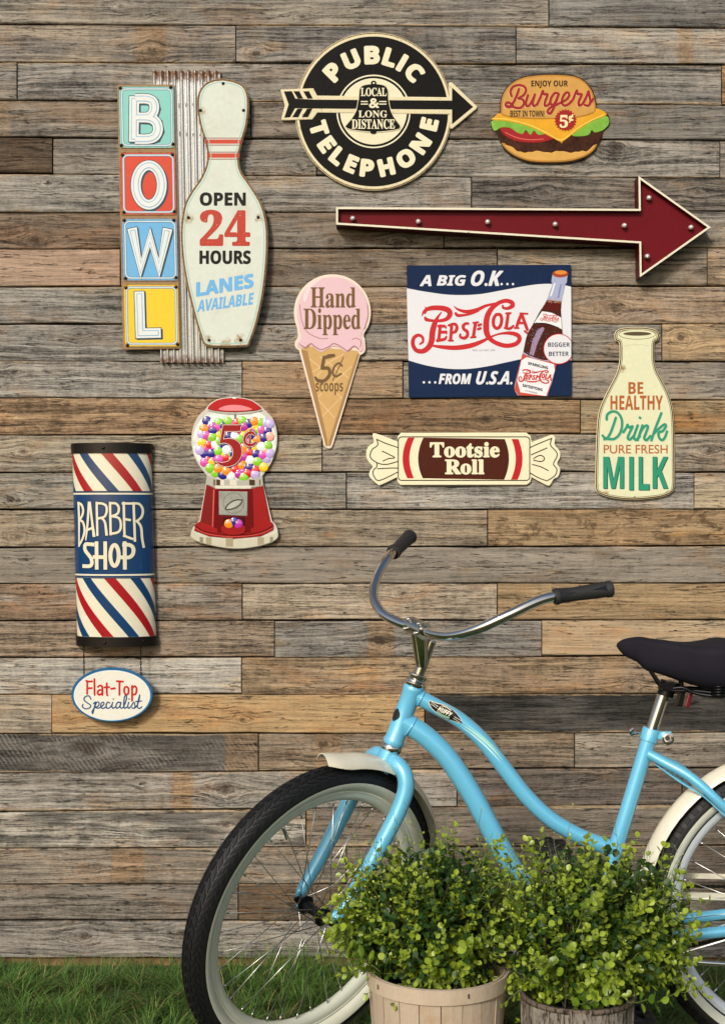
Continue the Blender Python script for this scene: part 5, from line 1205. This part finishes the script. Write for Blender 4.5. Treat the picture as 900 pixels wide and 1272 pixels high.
# fork
fork = bg()
fork.tube([ST(0, 0, -.002), ST(0, 0, -.03), ST(0, 0, -.05)], [.0205, .023, .022], 20)
fork.ball(ST(0, 0, -.048), .0235, n=8)
fk = auto_smooth(fork.done('fork_crown', BLUE, bike))
for sgn in (-1, 1):
    L = [(0, .010, -.030), (-.004, .034, -.034), (-.012, .056, -.050), (-.018, .068, -.082), (-.016, .071, -.13), (-.006, .071, -.19), (.006, .070, -.25), (.020, .068, -.31), (.036, .066, -.365), (.044, .064, -.388)]
    L = [ST(f, l*sgn, s_) for f, l, s_ in L]
    tubes('fork_leg', L, [.016, .0175, .0185, .0185, .0185, .0182, .0175, .016, .0138, .012], n=18, sm=4)
    g = bg(); c = HUB+ll*.060*sgn
    g.box(ST(.046, .062*sgn, SH_+.016), (.022, .006, .030), X=ff, Y=ll, Z=ax)
    g.tube(cat([c+ff*.020*cos(a_)+ax*.020*sin(a_) for a_ in [radians(q) for q in (80, 120, 160, 200, 245)]]), .0048, 8)
    if sgn > 0: g.tube(cat([c+ll*.006-ff*.016+ax*.020, c+ll*.008-ff*.034+ax*.016, c+ll*.008-ff*.048+ax*.020, c+ll*.008-ff*.056+ax*.032]), .0046, 8)
    g.done('dropout', BLUE, bike, True)
# wheels
RT = .334
SIDE = plain('cream_sidewall', 'd3d4c2', .45, 0, .08, 80); RIMF = plain('rim_cream', 'c6c9b8', .3, 0, .05, 60, .3); RIMS = plain('rim_silver', 'ced4da', .22, .25, .05, 60, .3)
def wheel(C, fx, lx, ux, rim_mat, pattern):
    """C hub centre, fx forward, lx to camera side, ux up in the wheel plane"""
    root = None; g = bg()
    rim = g; prof = []
    prof = [(-.0115, .279), (-.0150, .284), (-.0150, .276), (-.0125, .268), (-.006, .263), (0, .2615), (.006, .263), (.0125, .268), (.0150, .276), (.0150, .284), (.0115, .279)]
    g.lathe(C, lx, prof, 96, ref=ux); wh = auto_smooth(g.done('wheel', rim_mat, bike), 50)
    g = bg(); cr, rt = (.3135, .0290) if pattern == 'diamond' else (.3085, .0268)
    def arc(a0, a1, n, r=rt): return [((r*sin(radians(a0+(a1-a0)*k/n))), cr+r*cos(radians(a0+(a1-a0)*k/n))) for k in range(n+1)]
    g.lathe(C, lx, arc(-100, 100, 18), 96, ref=ux, m=0)
    for sg in (1, -1):
        g.lathe(C, lx, [(sg*.0145, .2825), (sg*.0162, .2835), (sg*.0162, .2865), (sg*.0140, .288)], 96, ref=ux, m=1 if pattern == 'diamond' else 0)
        g.lathe(C, lx, [(sg*h, R) for h, R in arc(95 if pattern == 'diamond' else 98, 148, 7, rt+.0006)]+[(sg*.0142, .2870)], 96, ref=ux, m=1)
    g.done('tyre', [RUBBER, SIDE], wh, True)
    g = bg()
    def pad(phi0, dphi, a, wa, rise=.0022, skew=0.0):
        V = []
        for top, r in ((0, rt-.001), (1, rt+rise)):
            q = .80 if top else 1
            for (p, t) in ((-1, -1), (1, -1), (1, 1), (-1, 1)):
                an = radians(a+wa*t*q); ph = phi0+dphi*p*q+skew*t
                R = cr+r*cos(an); V.append(C+lx*(r*sin(an))+(ux*cos(ph)+fx*sin(ph))*R)
        g.add(V, [(4, 5, 6, 7), (0, 1, 5, 4), (1, 2, 6, 5), (2, 3, 7, 6), (3, 0, 4, 7)])
    if pattern == 'diamond':
        N = 84
        for k in range(N):
            p = 2*pi*k/N; d = 2*pi/N
            pad(p, d*.38, 0, 7, skew=d*.0)
            for sg in (-1, 1):
                pad(p+d*.5, d*.40, 22*sg, 9, skew=d*.28*sg); pad(p, d*.36, 43*sg, 8, skew=-d*.3*sg); pad(p+d*.5, d*.30, 61*sg, 6.5, skew=d*.2*sg)
                None
    else:
        N = 78
        for k in range(N):
            p = 2*pi*k/N; d = 2*pi/N
            pad(p, d*.33, 0, 10)
            for sg in (-1, 1): pad(p+d*.5, d*.33, 30*sg, 11); pad(p, d*.30, 62*sg, 13, .003)
    o = g.done('tread', TREADM, wh); o['kind'] = 'stuff'
    g = bg()
    g.lathe(C, lx, [(-.046, .006), (-.046, .010), (-.036, .013), (-.032, .022), (-.029, .022), (-.026, .013), (0, .0115), (.026, .013), (.029, .022), (.032, .022), (.036, .013), (.046, .010), (.046, .006)], 24)
    g.tube([C-lx*.058, C+lx*.058], .0048, 10); g.tube([C-lx*.063, C-lx*.056], .0085, 6); g.tube([C+lx*.056, C+lx*.063], .0085, 6)
    auto_smooth(g.done('hub', plain('hub_black', '141414', .3, .5), wh))
    for k in range(36):
        sg = 1 if k % 2 else -1; ra = 2*pi*(k+.5)/36; fa = ra+(radians(74) if (k//2) % 2 else -radians(74))
        P1 = C+lx*.0305*sg+(ux*cos(fa)+fx*sin(fa))*.0195; P2 = C+lx*.002*sg+(ux*cos(ra)+fx*sin(ra))*.2625
        g = bg(); g.tube([P1, P2], .00105, 6); P3 = P2+(P1-P2).normalized()*.013; g.tube([P2, P3], .0019, 6); g.done('spoke', STEEL, wh, True)
    return wh
wf = wheel(HUB, ff, ll, ax, RIMF, 'diamond')
wr = wheel(RH, Vector((-1, 0, 0)), Vector((0, -1, 0)), Vector((0, 0, 1)), RIMS, 'block')
g = bg(); vd = ff*cos(radians(115))*-1; va = radians(62); vdir = (ff*cos(radians(128-62))+ax*sin(radians(128-62)))
vdir = ff*cos(radians(44))+ax*sin(radians(44))
g.tube([HUB+vdir*.262, HUB+vdir*.222], [.0045, .004], 10); g.done('valve_stem', CHROME, wf, True)
# fenders: swept channel section
def fender(C, fx, lx, ux, a0, a1, R, half=.036, flare=True):
    g = bg(); n = 44; V = []; q = 9
    for i in range(n+1):
        t = i/n; a = radians(a0+(a1-a0)*t)
        wdt = half*(1 if not flare else (.80+.20*min(1, abs(t-.5)*0+1)))
        if flare and t < .05: wdt *= .55+.45*sqrt(t/.05)
        lift = .012*max(0, 1-t/.06) if flare else 0
        for layer_ in (0, 1):
            for k in range(q):
                u_ = -1+2*k/(q-1); r_ = R+lift-.020*u_*u_-(.0022 if layer_ else 0); V.append(C+lx*wdt*u_+(fx*cos(a)+ux*sin(a))*r_)
    Fa = []
    for i in range(n):
        b0, b1 = i*2*q, (i+1)*2*q
        for k in range(q-1): Fa += [(b0+k, b0+k+1, b1+k+1, b1+k), (b0+q+k, b1+q+k, b1+q+k+1, b0+q+k+1)]
        Fa += [(b0, b1, b1+q, b0+q), (b0+q-1, b0+2*q-1, b1+2*q-1, b1+q-1)]
    for b in (0, n*2*q):
        for k in range(q-1): Fa.append((b+k, b+q+k, b+q+k+1, b+k+1))
    g.add(V, Fa); return auto_smooth(g.done('fender', CREAM, bike), 50)
fender(HUB, ff, ll, ax, 67, 205, .369, half=.038)
fender(RH, Vector((-1, 0, 0)), Vector((0, -1, 0)), Vector((0, 0, 1)), -22, 196, .362, flare=False)
for sg in (-1, 1):
    e = HUB+(ff*cos(radians(196))+ax*sin(radians(196)))*.345; tubes('fender_stay', [HUB+ll*.055*sg, e+ll*.034*sg], .0024, STEEL, 8, sm=2)
    e = RH+Vector((-1, 0, 0))*cos(radians(-18))*.345+Vector((0, 0, 1))*sin(radians(-18))*.345; tubes('fender_stay', [RH+Vector((0, .06*sg, 0)), e+Vector((0, .036*sg, 0))], .0028, STEEL, 8, sm=2)
g = bg(); g.box(ST(.006, 0, -.055)+ff*.022, (.004, .018, .040), X=ff, Y=ll, Z=ax); g.tube([ST(.028, 0, -.05), ST(.036, 0, -.05)], .006, 8)
g.done('fender_bracket', CHROME, bike, True)
# seat post and seat
g = bg(); g.tube([seat_top-sa*.03, BP(827, 852)], .0136, 18); auto_smooth(g.done('seat_post', CHROME, bike))
g = bg(); V = []
prof = [(0, 0.0), (.012, .018), (.03, .026), (.06, .032), (.10, .043), (.14, .066), (.18, .092), (.215, .108), (.245, .112), (.268, .100), (.282, .07), (.288, .0)]
topz = [.006, .014, .019, .022, .018, .012, .010, .014, .017, .012, .002, -.010]; botz = [-.004, -.020, -.032, -.044, -.056, -.070, -.082, -.090, -.090, -.080, -.06, -.03]
pr = cat([(a, max(b, 0), c, d) for (a, b), c, d in zip(prof, topz, botz)], False, 3)
nose = BP(765, 803); K = 20
for (xx, hw, tz, bz_) in pr:
    hw = max(hw, .0015)
    for k in range(K):
        an = 2*pi*k/K; cy_ = cos(an); sz = sin(an)
        yy = hw*math.copysign(abs(cy_)**.75, cy_)
        if sz >= 0: zz = tz-(1-sz**.8)*(.016 if hw > .03 else .008)-.004*(1-abs(cy_))*(1 if .06 < xx < .22 else 0)
        else: zz = tz-(.020 if hw > .03 else .008)-(tz-bz_-.012)*abs(sz)**.8
        V.append(nose+Vector((xx, yy, zz)))
n = len(pr); Fa = [(i*K+k, (i+1)*K+k, (i+1)*K+(k+1) % K, i*K+(k+1) % K) for i in range(n-1) for k in range(K)]
Fa += [tuple(range(K)), tuple((n-1)*K+k for k in range(K-1, -1, -1))]
t = NT('seat_fabric'); n1 = t.noise(t.obj(), 700, 3, .6); n2 = t.noise(t.obj(), 14, 3, .5)
color_in(t, t.mix(n2, lin('17151d'), lin('221f29'))); t.set(rough=.85, spec=.2); t.bump(n1, .35, .0008)
g.add(V, Fa); seat = g.done('seat', t.m, bike, True); sub = seat.modifiers.new('sub', 'SUBSURF'); sub.levels = 1; sub.render_levels = 1
BLKM = plain('black_steel', '141416', .35, .6)
g = bg(); c = BP(827, 858)
g.tube([c-sa*.012, c+sa*.022], .0185, 18); g.box(c+Vector((0, 0, .012)), (.030, .045, .018)); g.tube([c+Vector((.0, .026, .012)), c+Vector((0, -.026, .012))], .010, 12)
auto_smooth(g.done('seat_bracket', BLKM, bike))
for sg in (-1, 1):
    g = bg(); g.tube(cat([nose+Vector((.055, .006*sg, -.018)), nose+Vector((.085, .014*sg, -.068)), nose+Vector((.110, .020*sg, -.094)), nose+Vector((.17, .030*sg, -.096)), nose+Vector((.24, .05*sg, -.100)), nose+Vector((.262, .06*sg, -.085))]), .0036, 8)
    g.done('seat_rail', BLKM, seat, True)
    g = bg(); cc = nose+Vector((.215, .058*sg, -.104)); g.tube([cc+Vector((.015*cos(2*pi*k/10), .015*sin(2*pi*k/10), .024*k/40)) for k in range(41)], .0028, 6)
    g.done('seat_spring', BLKM, seat, True)
    g = bg(); g.tube(cat([c+Vector((.004, -.02*sg, .006)), c+Vector((.03, -.028*sg, .010)), c+Vector((.06, -.035*sg, -.002)), c+Vector((.11, -.05*sg, -.006)), c+Vector((.128, -.055*sg, .006))]), .0042, 8); g.done('seat_wire', BLKM, seat, True)
g = bg(); cc = BP(849, 867)+Vector((0, -.005, 0)); X = Vector((.97, 0, -.24)); 
g.box(cc-X*.010, (.013, .026, .040), 1, X=X, Z=Vector((.24, 0, .97))); g.box(cc+X*.008, (.011, .025, .037), 0, X=X, Z=Vector((.24, 0, .97))); g.tube([cc+Vector((-.006, 0, .02)), cc+Vector((-.010, 0, .05))], .006, 8, m=1)
o = g.done('tail_light', [plain('red_lens', '5e0f1c', .2, coat=.5), BLKM], bike); bv = o.modifiers.new('bev', 'BEVEL'); bv.width = .003; bv.segments = 2
# drivetrain on the wall side
g = bg(); c = bb+Vector((0, .055, 0)); V = []; N = 88
for k in range(N):
    a = 2*pi*k/N; r = .090+(.004 if k % 2 else 0); V += [c+Vector((r*cos(a), 0, r*sin(a))), c+Vector((r*cos(a), .003, r*sin(a))), c+Vector((.070*cos(a), 0, .070*sin(a))), c+Vector((.070*cos(a), .003, .070*sin(a)))]
g.add(V, [f for k in range(N) for j in ((k+1) % N,) for f in ((4*k, 4*j, 4*j+2, 4*k+2), (4*k+1, 4*k+3, 4*j+3, 4*j+1), (4*k, 4*k+1, 4*j+1, 4*j), (4*k+2, 4*j+2, 4*j+3, 4*k+3))])
for k in range(5): a = 2*pi*k/5; g.box(c+Vector((.04*cos(a), .001, .04*sin(a))), (.075, .004, .012), X=(cos(a), 0, sin(a)), Z=(-sin(a), 0, cos(a)))
g.done('chainring', CHROME, bike)
cdir = Vector((.43, 0, -.903))
for sgn, yy in ((1, -.062), (-1, .070)):
    e = bb+cdir*.170*sgn+Vector((0, yy, 0)); tubes('crank_arm', [bb+Vector((0, yy*.7, 0)), bb+Vector((0, yy, 0))+cdir*.02*sgn, e], [.010, .009, .007], CHROME, 12, sm=2)
    g = bg(); pc = e+Vector((0, -.055 if yy < 0 else .055, 0)); g.tube([pc+Vector((0, -.05, 0)), pc+Vector((0, .05, 0))], .010, 12)
    for q in (-.030, .030): g.box(pc+Vector((q, 0, 0)), (.020, .092, .022))
    for q in (-.047, 0, .047): g.box(pc+Vector((0, q, 0)), (.074, .006, .026))
    for q in (-.046, .046): g.lathe(pc+Vector((0, q*1.1, 0)), (0, math.copysign(1, q), 0), [(0, .018), (.003, .018), (.004, .010), (.004, 1e-5)], 14)
    o = g.done('pedal', BLACKP, bike); bv = o.modifiers.new('bev', 'BEVEL'); bv.width = .002
def chain_run(P0, P1, sag):
    g = bg(); L = (P1-P0).length; n = int(L/.0127)
    for i in range(n):
        t = (i+.5)/n; c = P0.lerp(P1, t)-Vector((0, 0, sag*4*t*(1-t))); u = (P1-P0).normalized(); v = Vector((0, 1, 0)); w_ = u.cross(v)
        for sy in ((-.0035, .0035) if i % 2 else (-.002, .002)):
            g.add([c+u*.0075*cos(2*pi*k/8)*(1.15)+w_*.0042*sin(2*pi*k/8)+v*(sy+e_) for e_ in (0, .0012) for k in range(8)], [tuple(range(7, -1, -1)), tuple(range(8, 16))]+[(k, (k+1) % 8, 8+(k+1) % 8, 8+k) for k in range(8)])
        g.tube([c-u*.0063-v*.004, c-u*.0063+v*.004], .0026, 6)
    o = g.done('chain', plain('chain_steel', '2c2925', .4, .8), bike); o['kind'] = 'stuff'
chain_run(bb+Vector((.01, .056, .088)), RH+Vector((0, .050, .036)), .0); chain_run(bb+Vector((0, .056, -.090)), RH+Vector((0, .050, -.036)), .012)
g = bg(); U = []; Lw = []
for q in range(13):
    t = q/12; c = bb.lerp(RH, t)+Vector((0, .069, 0)); U.append(c+Vector((0, 0, .118-.060*t))); Lw.append(c+Vector((0, 0, .106-.060*t)))
def slab(a, b, th_=.003):
    V = [p for x, y in zip(a, b) for p in (x, y, x+Vector((0, th_, 0)), y+Vector((0, th_, 0)))]; n = len(a)
    g.add(V, [f for i in range(n-1) for f in ((4*i, 4*i+4, 4*i+5, 4*i+1), (4*i+2, 4*i+3, 4*i+7, 4*i+6), (4*i, 4*i+2, 4*i+6, 4*i+4), (4*i+1, 4*i+5, 4*i+7, 4*i+3))])
slab(U, Lw); slab([u-Vector((0, .012, 0)) for u in U], U, .0025) if 0 else None
slab([u-Vector((0, 0, .044)) for u in U], [u-Vector((0, 0, .056)) for u in Lw[:0]]+[u-Vector((0, 0, .060)) for u in U])
g.done('chain_guard', CREAM, bike)
g = bg(); g.lathe(RH+Vector((0, .050, 0)), (0, 1, 0), [(-.002, .012), (-.002, .036), (.001, .036), (.001, .012)], 22); g.done('sprocket', CHROME, bike)
tubes('kickstand', [bb+Vector((.03, -.03, -.02)), BP(770, 1175, -.06), BP(840, 1181, -.075), BP(905, 1185, -.08), BP(925, 1187, -.082)], .0052, CHROME, 10)
tubes('brake_cable', [BP(812, 948, -.012), BP(840, 968, -.03), BP(868, 985, -.05), BP(905, 1020, -.07)], .0022, BLUE, 6)

# ================================================================== PLANTERS AND SHRUBS
def stave_mat(name, a, b, dark, seed):
    t = NT(name); co = t.obj(); x, y, z = t.sep(co); rnd_ = t.n('ShaderNodeObjectInfo').outputs['Random']
    v = t.comb(t.math('ADD', t.math('MULTIPLY', x, 70), t.math('MULTIPLY', rnd_, 90)), t.math('MULTIPLY', y, 70), t.math('MULTIPLY', z, 9)); n1 = t.noise(v, 1, 7, .7, .3)
    n2 = t.noise(co, 18+seed, 5, .65); n3 = t.noise(t.comb(t.math('MULTIPLY', x, 160), t.math('MULTIPLY', y, 160), t.math('MULTIPLY', z, 34)), 1, 5, .7)
    c = t.mix(n1, lin(a), lin(b)); c = t.mix(t.ss(n3, .62-dark*.14, .72-dark*.12, 0, .4+dark*.5), c, lin('241b12' if dark else '7a5c3c')); c = t.mix(t.ss(n2, .5, .7, 0, .35), c, lin('6e563c' if dark else 'a5825a'))
    color_in(t, c); t.set(rough=.8, spec=.3); t.bump(t.math('ADD', n1, n3), .7, .0015+dark*.004); return t.m
def basket(name, label, px, y, r_top, r_bot, ztop, ns, mat, hoopm, bark):
    c = Vector(((px-450)*(D+y)/F, y, 0)); th = thing(name, label, 'basket', c, None); rn = random.Random(ns)
    for k in range(ns):
        a0 = 2*pi*(k+.02)/ns; a1 = 2*pi*(k+.98)/ns; g = G(); V = []; jr = rn.uniform(-.0012, .0012)*(3 if bark else 1); top = ztop-rn.uniform(0, .003)*(3 if bark else 1)
        for (zz, r) in ((.003, r_bot), (top*.35, r_bot+(r_top-r_bot)*.48), (top*.7, r_bot+(r_top-r_bot)*.80), (top, r_top)):
            for a in (a0, (a0+a1)/2, a1):
                V.append(((r+jr)*cos(a), (r+jr)*sin(a), zz))
            for a in (a1, a0): V.append(((r+jr-.0035)*cos(a), (r+jr-.0035)*sin(a), zz))
        g.add(V, [(i*5+j, i*5+(j+1) % 5, i*5+5+(j+1) % 5, i*5+5+j) for i in range(3) for j in range(5)]+[(15, 16, 17, 18, 19)])
        g.done('stave', mat, th, False)
    if hoopm:
        for z_, h_, dr in ((ztop-.012, .030, .003), (ztop*.42, .022, .003)):
            r = r_bot+(r_top-r_bot)*((z_/ztop)**.75); g = G(); g.lathe((0, 0, z_), (0, 0, 1), [(-h_/2, r+dr-.001-.002), (-h_/2, r+dr+.001), (h_/2, r+dr+.003), (h_/2, r+dr-.0005)], 64, closed=True); auto_smooth(g.done('hoop', hoopm, th))
        g = G(); g.lathe((0, 0, ztop-.008), (0, 0, 1), [(-.012, r_top-.0075), (.010, r_top-.0065), (.010, r_top-.004), (-.012, r_top-.004)], 64, closed=True); auto_smooth(g.done('hoop', hoopm, th))
        for a in (-2.55, -1.2): g = G(); g.box(((r_top+.0065)*cos(a), (r_top+.0065)*sin(a), ztop-.010), (.003, .001, .009), X=(-sin(a), cos(a), 0), Y=(cos(a), sin(a), 0)); g.done('staple', STEEL, th)
    g = G(); g.lathe((0, 0, 0), (0, 0, 1), [(ztop-.05, r_top-.006), (ztop-.035, r_top*.5), (ztop-.03, 1e-5)], 32); g.done('soil', plain('potting_soil', '1c150e', .95, noise=.4, nscale=90), th, True)
    return th, c
b1, c1 = basket('planter_basket', 'pale wooden bushel basket with hoop holding the left shrub', 543, -1.0, .141, .112, .292, 20, stave_mat('pale_basket_wood', 'bfae98', 'a08c74', 0, 0), stave_mat('hoop_wood', 'c6b49c', 'a99680', 0, 3), False)
b2, c2 = basket('planter_basket', 'dark rough bark planter holding the right shrub', 717, -1.05, .113, .100, .262, 17, stave_mat('rough_bark', '5d554b', 'a39b8e', 1, 1), None, True)
g = G(); g.lathe((0, 0, .257), (0, 0, 1), [(-.004, .107), (-.004, .1155), (.005, .1165), (.006, .107)], 56, closed=True); g.done('rim', stave_mat('bark_rim', '5d5044', '77695a', 1, 2), b2, True)

t = NT('shrub_leaf'); rp = t.n('ShaderNodeNewGeometry').outputs['Random Per Island']; ro = t.n('ShaderNodeObjectInfo').outputs['Random']
tint = t.attr('tip', 'GEOMETRY').outputs['Fac']
cg = t.mix(rp, lin('3c5816'), lin('92ab2e')); cg = t.mix(t.math('MULTIPLY', ro, .4), cg, lin('4f7a28')); cg = t.mix(t.math('MULTIPLY', tint, .75), cg, lin('bcc845'))
color_in(t, cg); t.set(rough=.38, spec=.5)
tr = t.n('ShaderNodeBsdfTranslucent'); t.l(cg, tr.inputs[0]); mx = t.n('ShaderNodeMixShader'); mx.inputs[0].default_value = .22
t.l(t.b.outputs[0], mx.inputs[1]); t.l(tr.outputs[0], mx.inputs[2]); t.l(mx.outputs[0], t.t.nodes['Material Output'].inputs[0])
LEAF = t.m; SHADELEAF = plain('shaded_shrub_leaf', '294316', .5, noise=.3, nscale=60); STEMM = plain('shrub_stem', '5c6a2c', .6);  # second leaf green is darkened to paint the shade inside the shrub
def leaf(V, Fa, TP, p, d, up, r, tip):
    """roundish cupped leaf starting at p pointing d"""
    d = d.normalized(); sd_ = d.cross(up).normalized(); nn = sd_.cross(d); b = len(V)
    pts = [(0, 0, 0), (.55, .62, .10), (1.15, .84, .20), (1.75, .58, .10), (2.05, 0, -.02), (1.75, -.58, .10), (1.15, -.84, .20), (.55, -.62, .10), (1.05, 0, -.06)]
    for a, w_, h in pts: V.append(p+d*(a*r)+sd_*(w_*r)+nn*(h*r)); TP.append(tip)
    Fa += [(b+8, b+i, b+(i+1) % 8) for i in range(8)]
def sprig(seed, L, nl, r, buds=False):
    rn = random.Random(seed); V = []; Fa = []; TP = []; MI = []
    bend = Vector((rn.uniform(-.35, .35), rn.uniform(-.35, .35), 0)); P = [Vector((0, 0, 0))]
    for k in range(1, 9):
        q = k/8; P.append(Vector((bend.x*q*q*L, bend.y*q*q*L, q*L))+Vector((rn.gauss(0, .002), rn.gauss(0, .002), 0)))
    g = G(); g.tube(P, [.0013-.0009*k/8 for k in range(9)], 4, caps=False); V += g.V; Fa += g.F; TP += [.2]*len(V); MI += [1]*len(Fa)
    for i in range(nl):
        q = .12+.88*(i+.5)/nl; k = min(7, int(q*8)); p = P[k].lerp(P[k+1], q*8-k) if k < 8 else P[-1]
        az = i*1.57+rn.uniform(-.4, .4); el = rn.uniform(.1, .9) if q < .9 else rn.uniform(.8, 1.3)
        for e in (0, pi):
            d = Vector((cos(az+e)*cos(el), sin(az+e)*cos(el), sin(el))); rr = r*(1.0-.45*q)*rn.uniform(.75, 1.2)
            if buds and q > .35:
                if rn.random() < .55: continue
                g = G(); ep = p+d*rn.uniform(.008, .018); g.tube([p, ep], .0005, 3, caps=False); n0 = len(V); V += g.V; Fa += [tuple(x+n0 for x in f) for f in g.F]; TP += [.8]*len(g.V); MI += [1]*len(g.F)
                n0 = len(V); n1_ = len(Fa)
                for s3 in range(2): leaf(V, Fa, TP, ep, d+Vector((rn.gauss(0, .5), rn.gauss(0, .5), .3)), Vector((rn.random(), rn.random(), 1)).normalized(), rr*.38, 1.0)
                MI += [0]*(len(Fa)-n1_); continue
            n1_ = len(Fa); leaf(V, Fa, TP, p+d*.002, d, Vector((rn.gauss(0, .25), rn.gauss(0, .25), 1)), rr, max(0, q*1.25-.35)*rn.uniform(.5, 1)); MI += [0]*(len(Fa)-n1_)
    me = mesh('sprig', V, Fa, [LEAF, STEMM], MI, False)
    at = me.attributes.new('tip', 'FLOAT', 'POINT'); at.data.foreach_set('value', TP)
    return me
SPR = [sprig(100+i, .11+.02*(i % 4), 10+i % 3, (.0104+.0009*(i % 3))) for i in range(10)]; BUD = [sprig(200+i, .15+.02*(i % 2), 11, .009, True) for i in range(5)]
def shrub(label, c, zt, centre, rad, n, seed, nb):
    th = thing('shrub', label, 'shrub', (c.x, c.y, zt-.02)); rn = random.Random(seed); o0 = Vector(th.location)
    C_ = Vector(centre)
    def orient(o, p, d, sc_):
        q = d.to_track_quat('Z', 'Y'); o.rotation_mode = 'QUATERNION'
        from mathutils import Quaternion
        o.rotation_quaternion = q @ Quaternion((0, 0, 1), rn.uniform(0, 6.28)); o.location = p-o0; o.scale = (sc_, sc_, sc_)
    root = Vector((c.x, c.y, zt-.02)); cnt = 0; tries = 0
    while cnt < n:
        v = Vector((rn.gauss(0, 1), rn.gauss(0, 1), rn.gauss(0, 1))).normalized()
        if v.y > .55 and rn.random() < .6: continue
        rr_q = rn.uniform(.62, 1.0)**.6 if rn.random() < .72 else rn.uniform(.25, .7)
        lump = 1+.13*sin(v.x*9+seed)+.10*sin(v.z*8+v.x*4+seed*2)+.08*sin(v.y*11)
        tip = C_+Vector((v.x*rad[0], v.y*rad[1], v.z*rad[2]))*rr_q*lump
        if tip.z < zt-.055 and (tip-Vector((c.x, c.y, tip.z))).length < .12: continue
        if tip.z < zt-.10: continue
        d = ((tip-root).normalized()*.8+v*.6+Vector((0, 0, .25))+Vector((rn.gauss(0, .25), rn.gauss(0, .25), rn.gauss(0, .2)))).normalized()
        o = put('sprig', rn.choice(SPR), th); orient(o, tip-d*.12, d, rn.uniform(.75, 1.15)); cnt += 1
    for k in range(nb):
        v = Vector((rn.uniform(-1, 1), rn.uniform(-.8, .5), rn.uniform(.25, 1))).normalized(); tip = C_+Vector((v.x*rad[0]*1.0, v.y*rad[1], v.z*rad[2]*1.04))
        d = (v+Vector((rn.gauss(0, .2), rn.gauss(0, .2), .9))).normalized(); o = put('flowering_sprig', rn.choice(BUD), th); orient(o, tip-d*.115, d, rn.uniform(.75, 1.1))
    # main stems, and inner leaves with their shade put into a darker green
    g = G()
    for k in range(26):
        v = Vector((rn.gauss(0, 1), rn.gauss(0, .7), rn.uniform(.0, 1.4))).normalized(); e = C_+Vector((v.x*rad[0], v.y*rad[1], v.z*rad[2]))*.75-o0
        s0 = Vector((rn.uniform(-.06, .06), rn.uniform(-.06, .06), -.02)); g.tube(cat([s0, s0.lerp(e, .5)+Vector((0, 0, .02)), e], False, 4), .0018, 5)
    g.done('stem', plain('woody_stem', '33301a', .8), th)
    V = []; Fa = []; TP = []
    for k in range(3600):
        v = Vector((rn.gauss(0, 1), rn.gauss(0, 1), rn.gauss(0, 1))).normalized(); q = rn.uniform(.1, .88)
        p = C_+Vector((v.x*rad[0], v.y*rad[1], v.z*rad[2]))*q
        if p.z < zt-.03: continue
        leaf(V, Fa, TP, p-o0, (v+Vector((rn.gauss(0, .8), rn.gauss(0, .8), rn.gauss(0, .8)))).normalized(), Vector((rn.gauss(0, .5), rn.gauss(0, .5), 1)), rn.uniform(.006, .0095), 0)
    me = mesh('foliage', V, Fa, SHADELEAF); at = me.attributes.new('tip', 'FLOAT', 'POINT'); at.data.foreach_set('value', TP); o = put('foliage', me, th); o['kind'] = 'stuff'
    return th
def WC(px, py, y): return W(px, py, y)
shrub('bushy green shrub with small round leaves growing in the pale wooden basket', c1, .29, WC(538, 1141, -.98), (.200, .155, .165), 298, 3, 34)
shrub('bushy green shrub with small round leaves growing in the dark bark planter', c2, .262, WC(738, 1150, -1.02), (.218, .150, .172), 299, 8, 44)
# grey wooden stake lying behind the pale basket
g = G(); a, b = W(436, 1232, -.42), W(470, 1176, -.50); u = (b-a).normalized(); v = u.cross(Vector((0, -1, 0))).normalized(); ctr = (a+b)/2; Ln = (b-a).length+.03
n = 10; V = []
for i in range(n+1):
    t_ = i/n; hw = .0085*(1 if t_ > .08 else .55+5.6*t_); p = a.lerp(b, t_*1.2)-ctr
    for (e, y_) in ((-1, 0), (1, 0), (1, .008), (-1, .008)): V.append(p+v*hw*e*1.3+Vector((0, y_, 0)))
g.add(V, [(i*4+j, i*4+(j+1) % 4, i*4+4+(j+1) % 4, i*4+4+j) for i in range(n) for j in range(4)]+[(3, 2, 1, 0), (n*4, n*4+1, n*4+2, n*4+3)])
o = g.done('wooden_stake', stave_mat('grey_stake_wood', '9a958a', '7d776c', 0, 5)); o.location = ctr
o['label'] = 'short grey wooden stake leaning in the grass behind the front wheel'; o['category'] = 'stake'
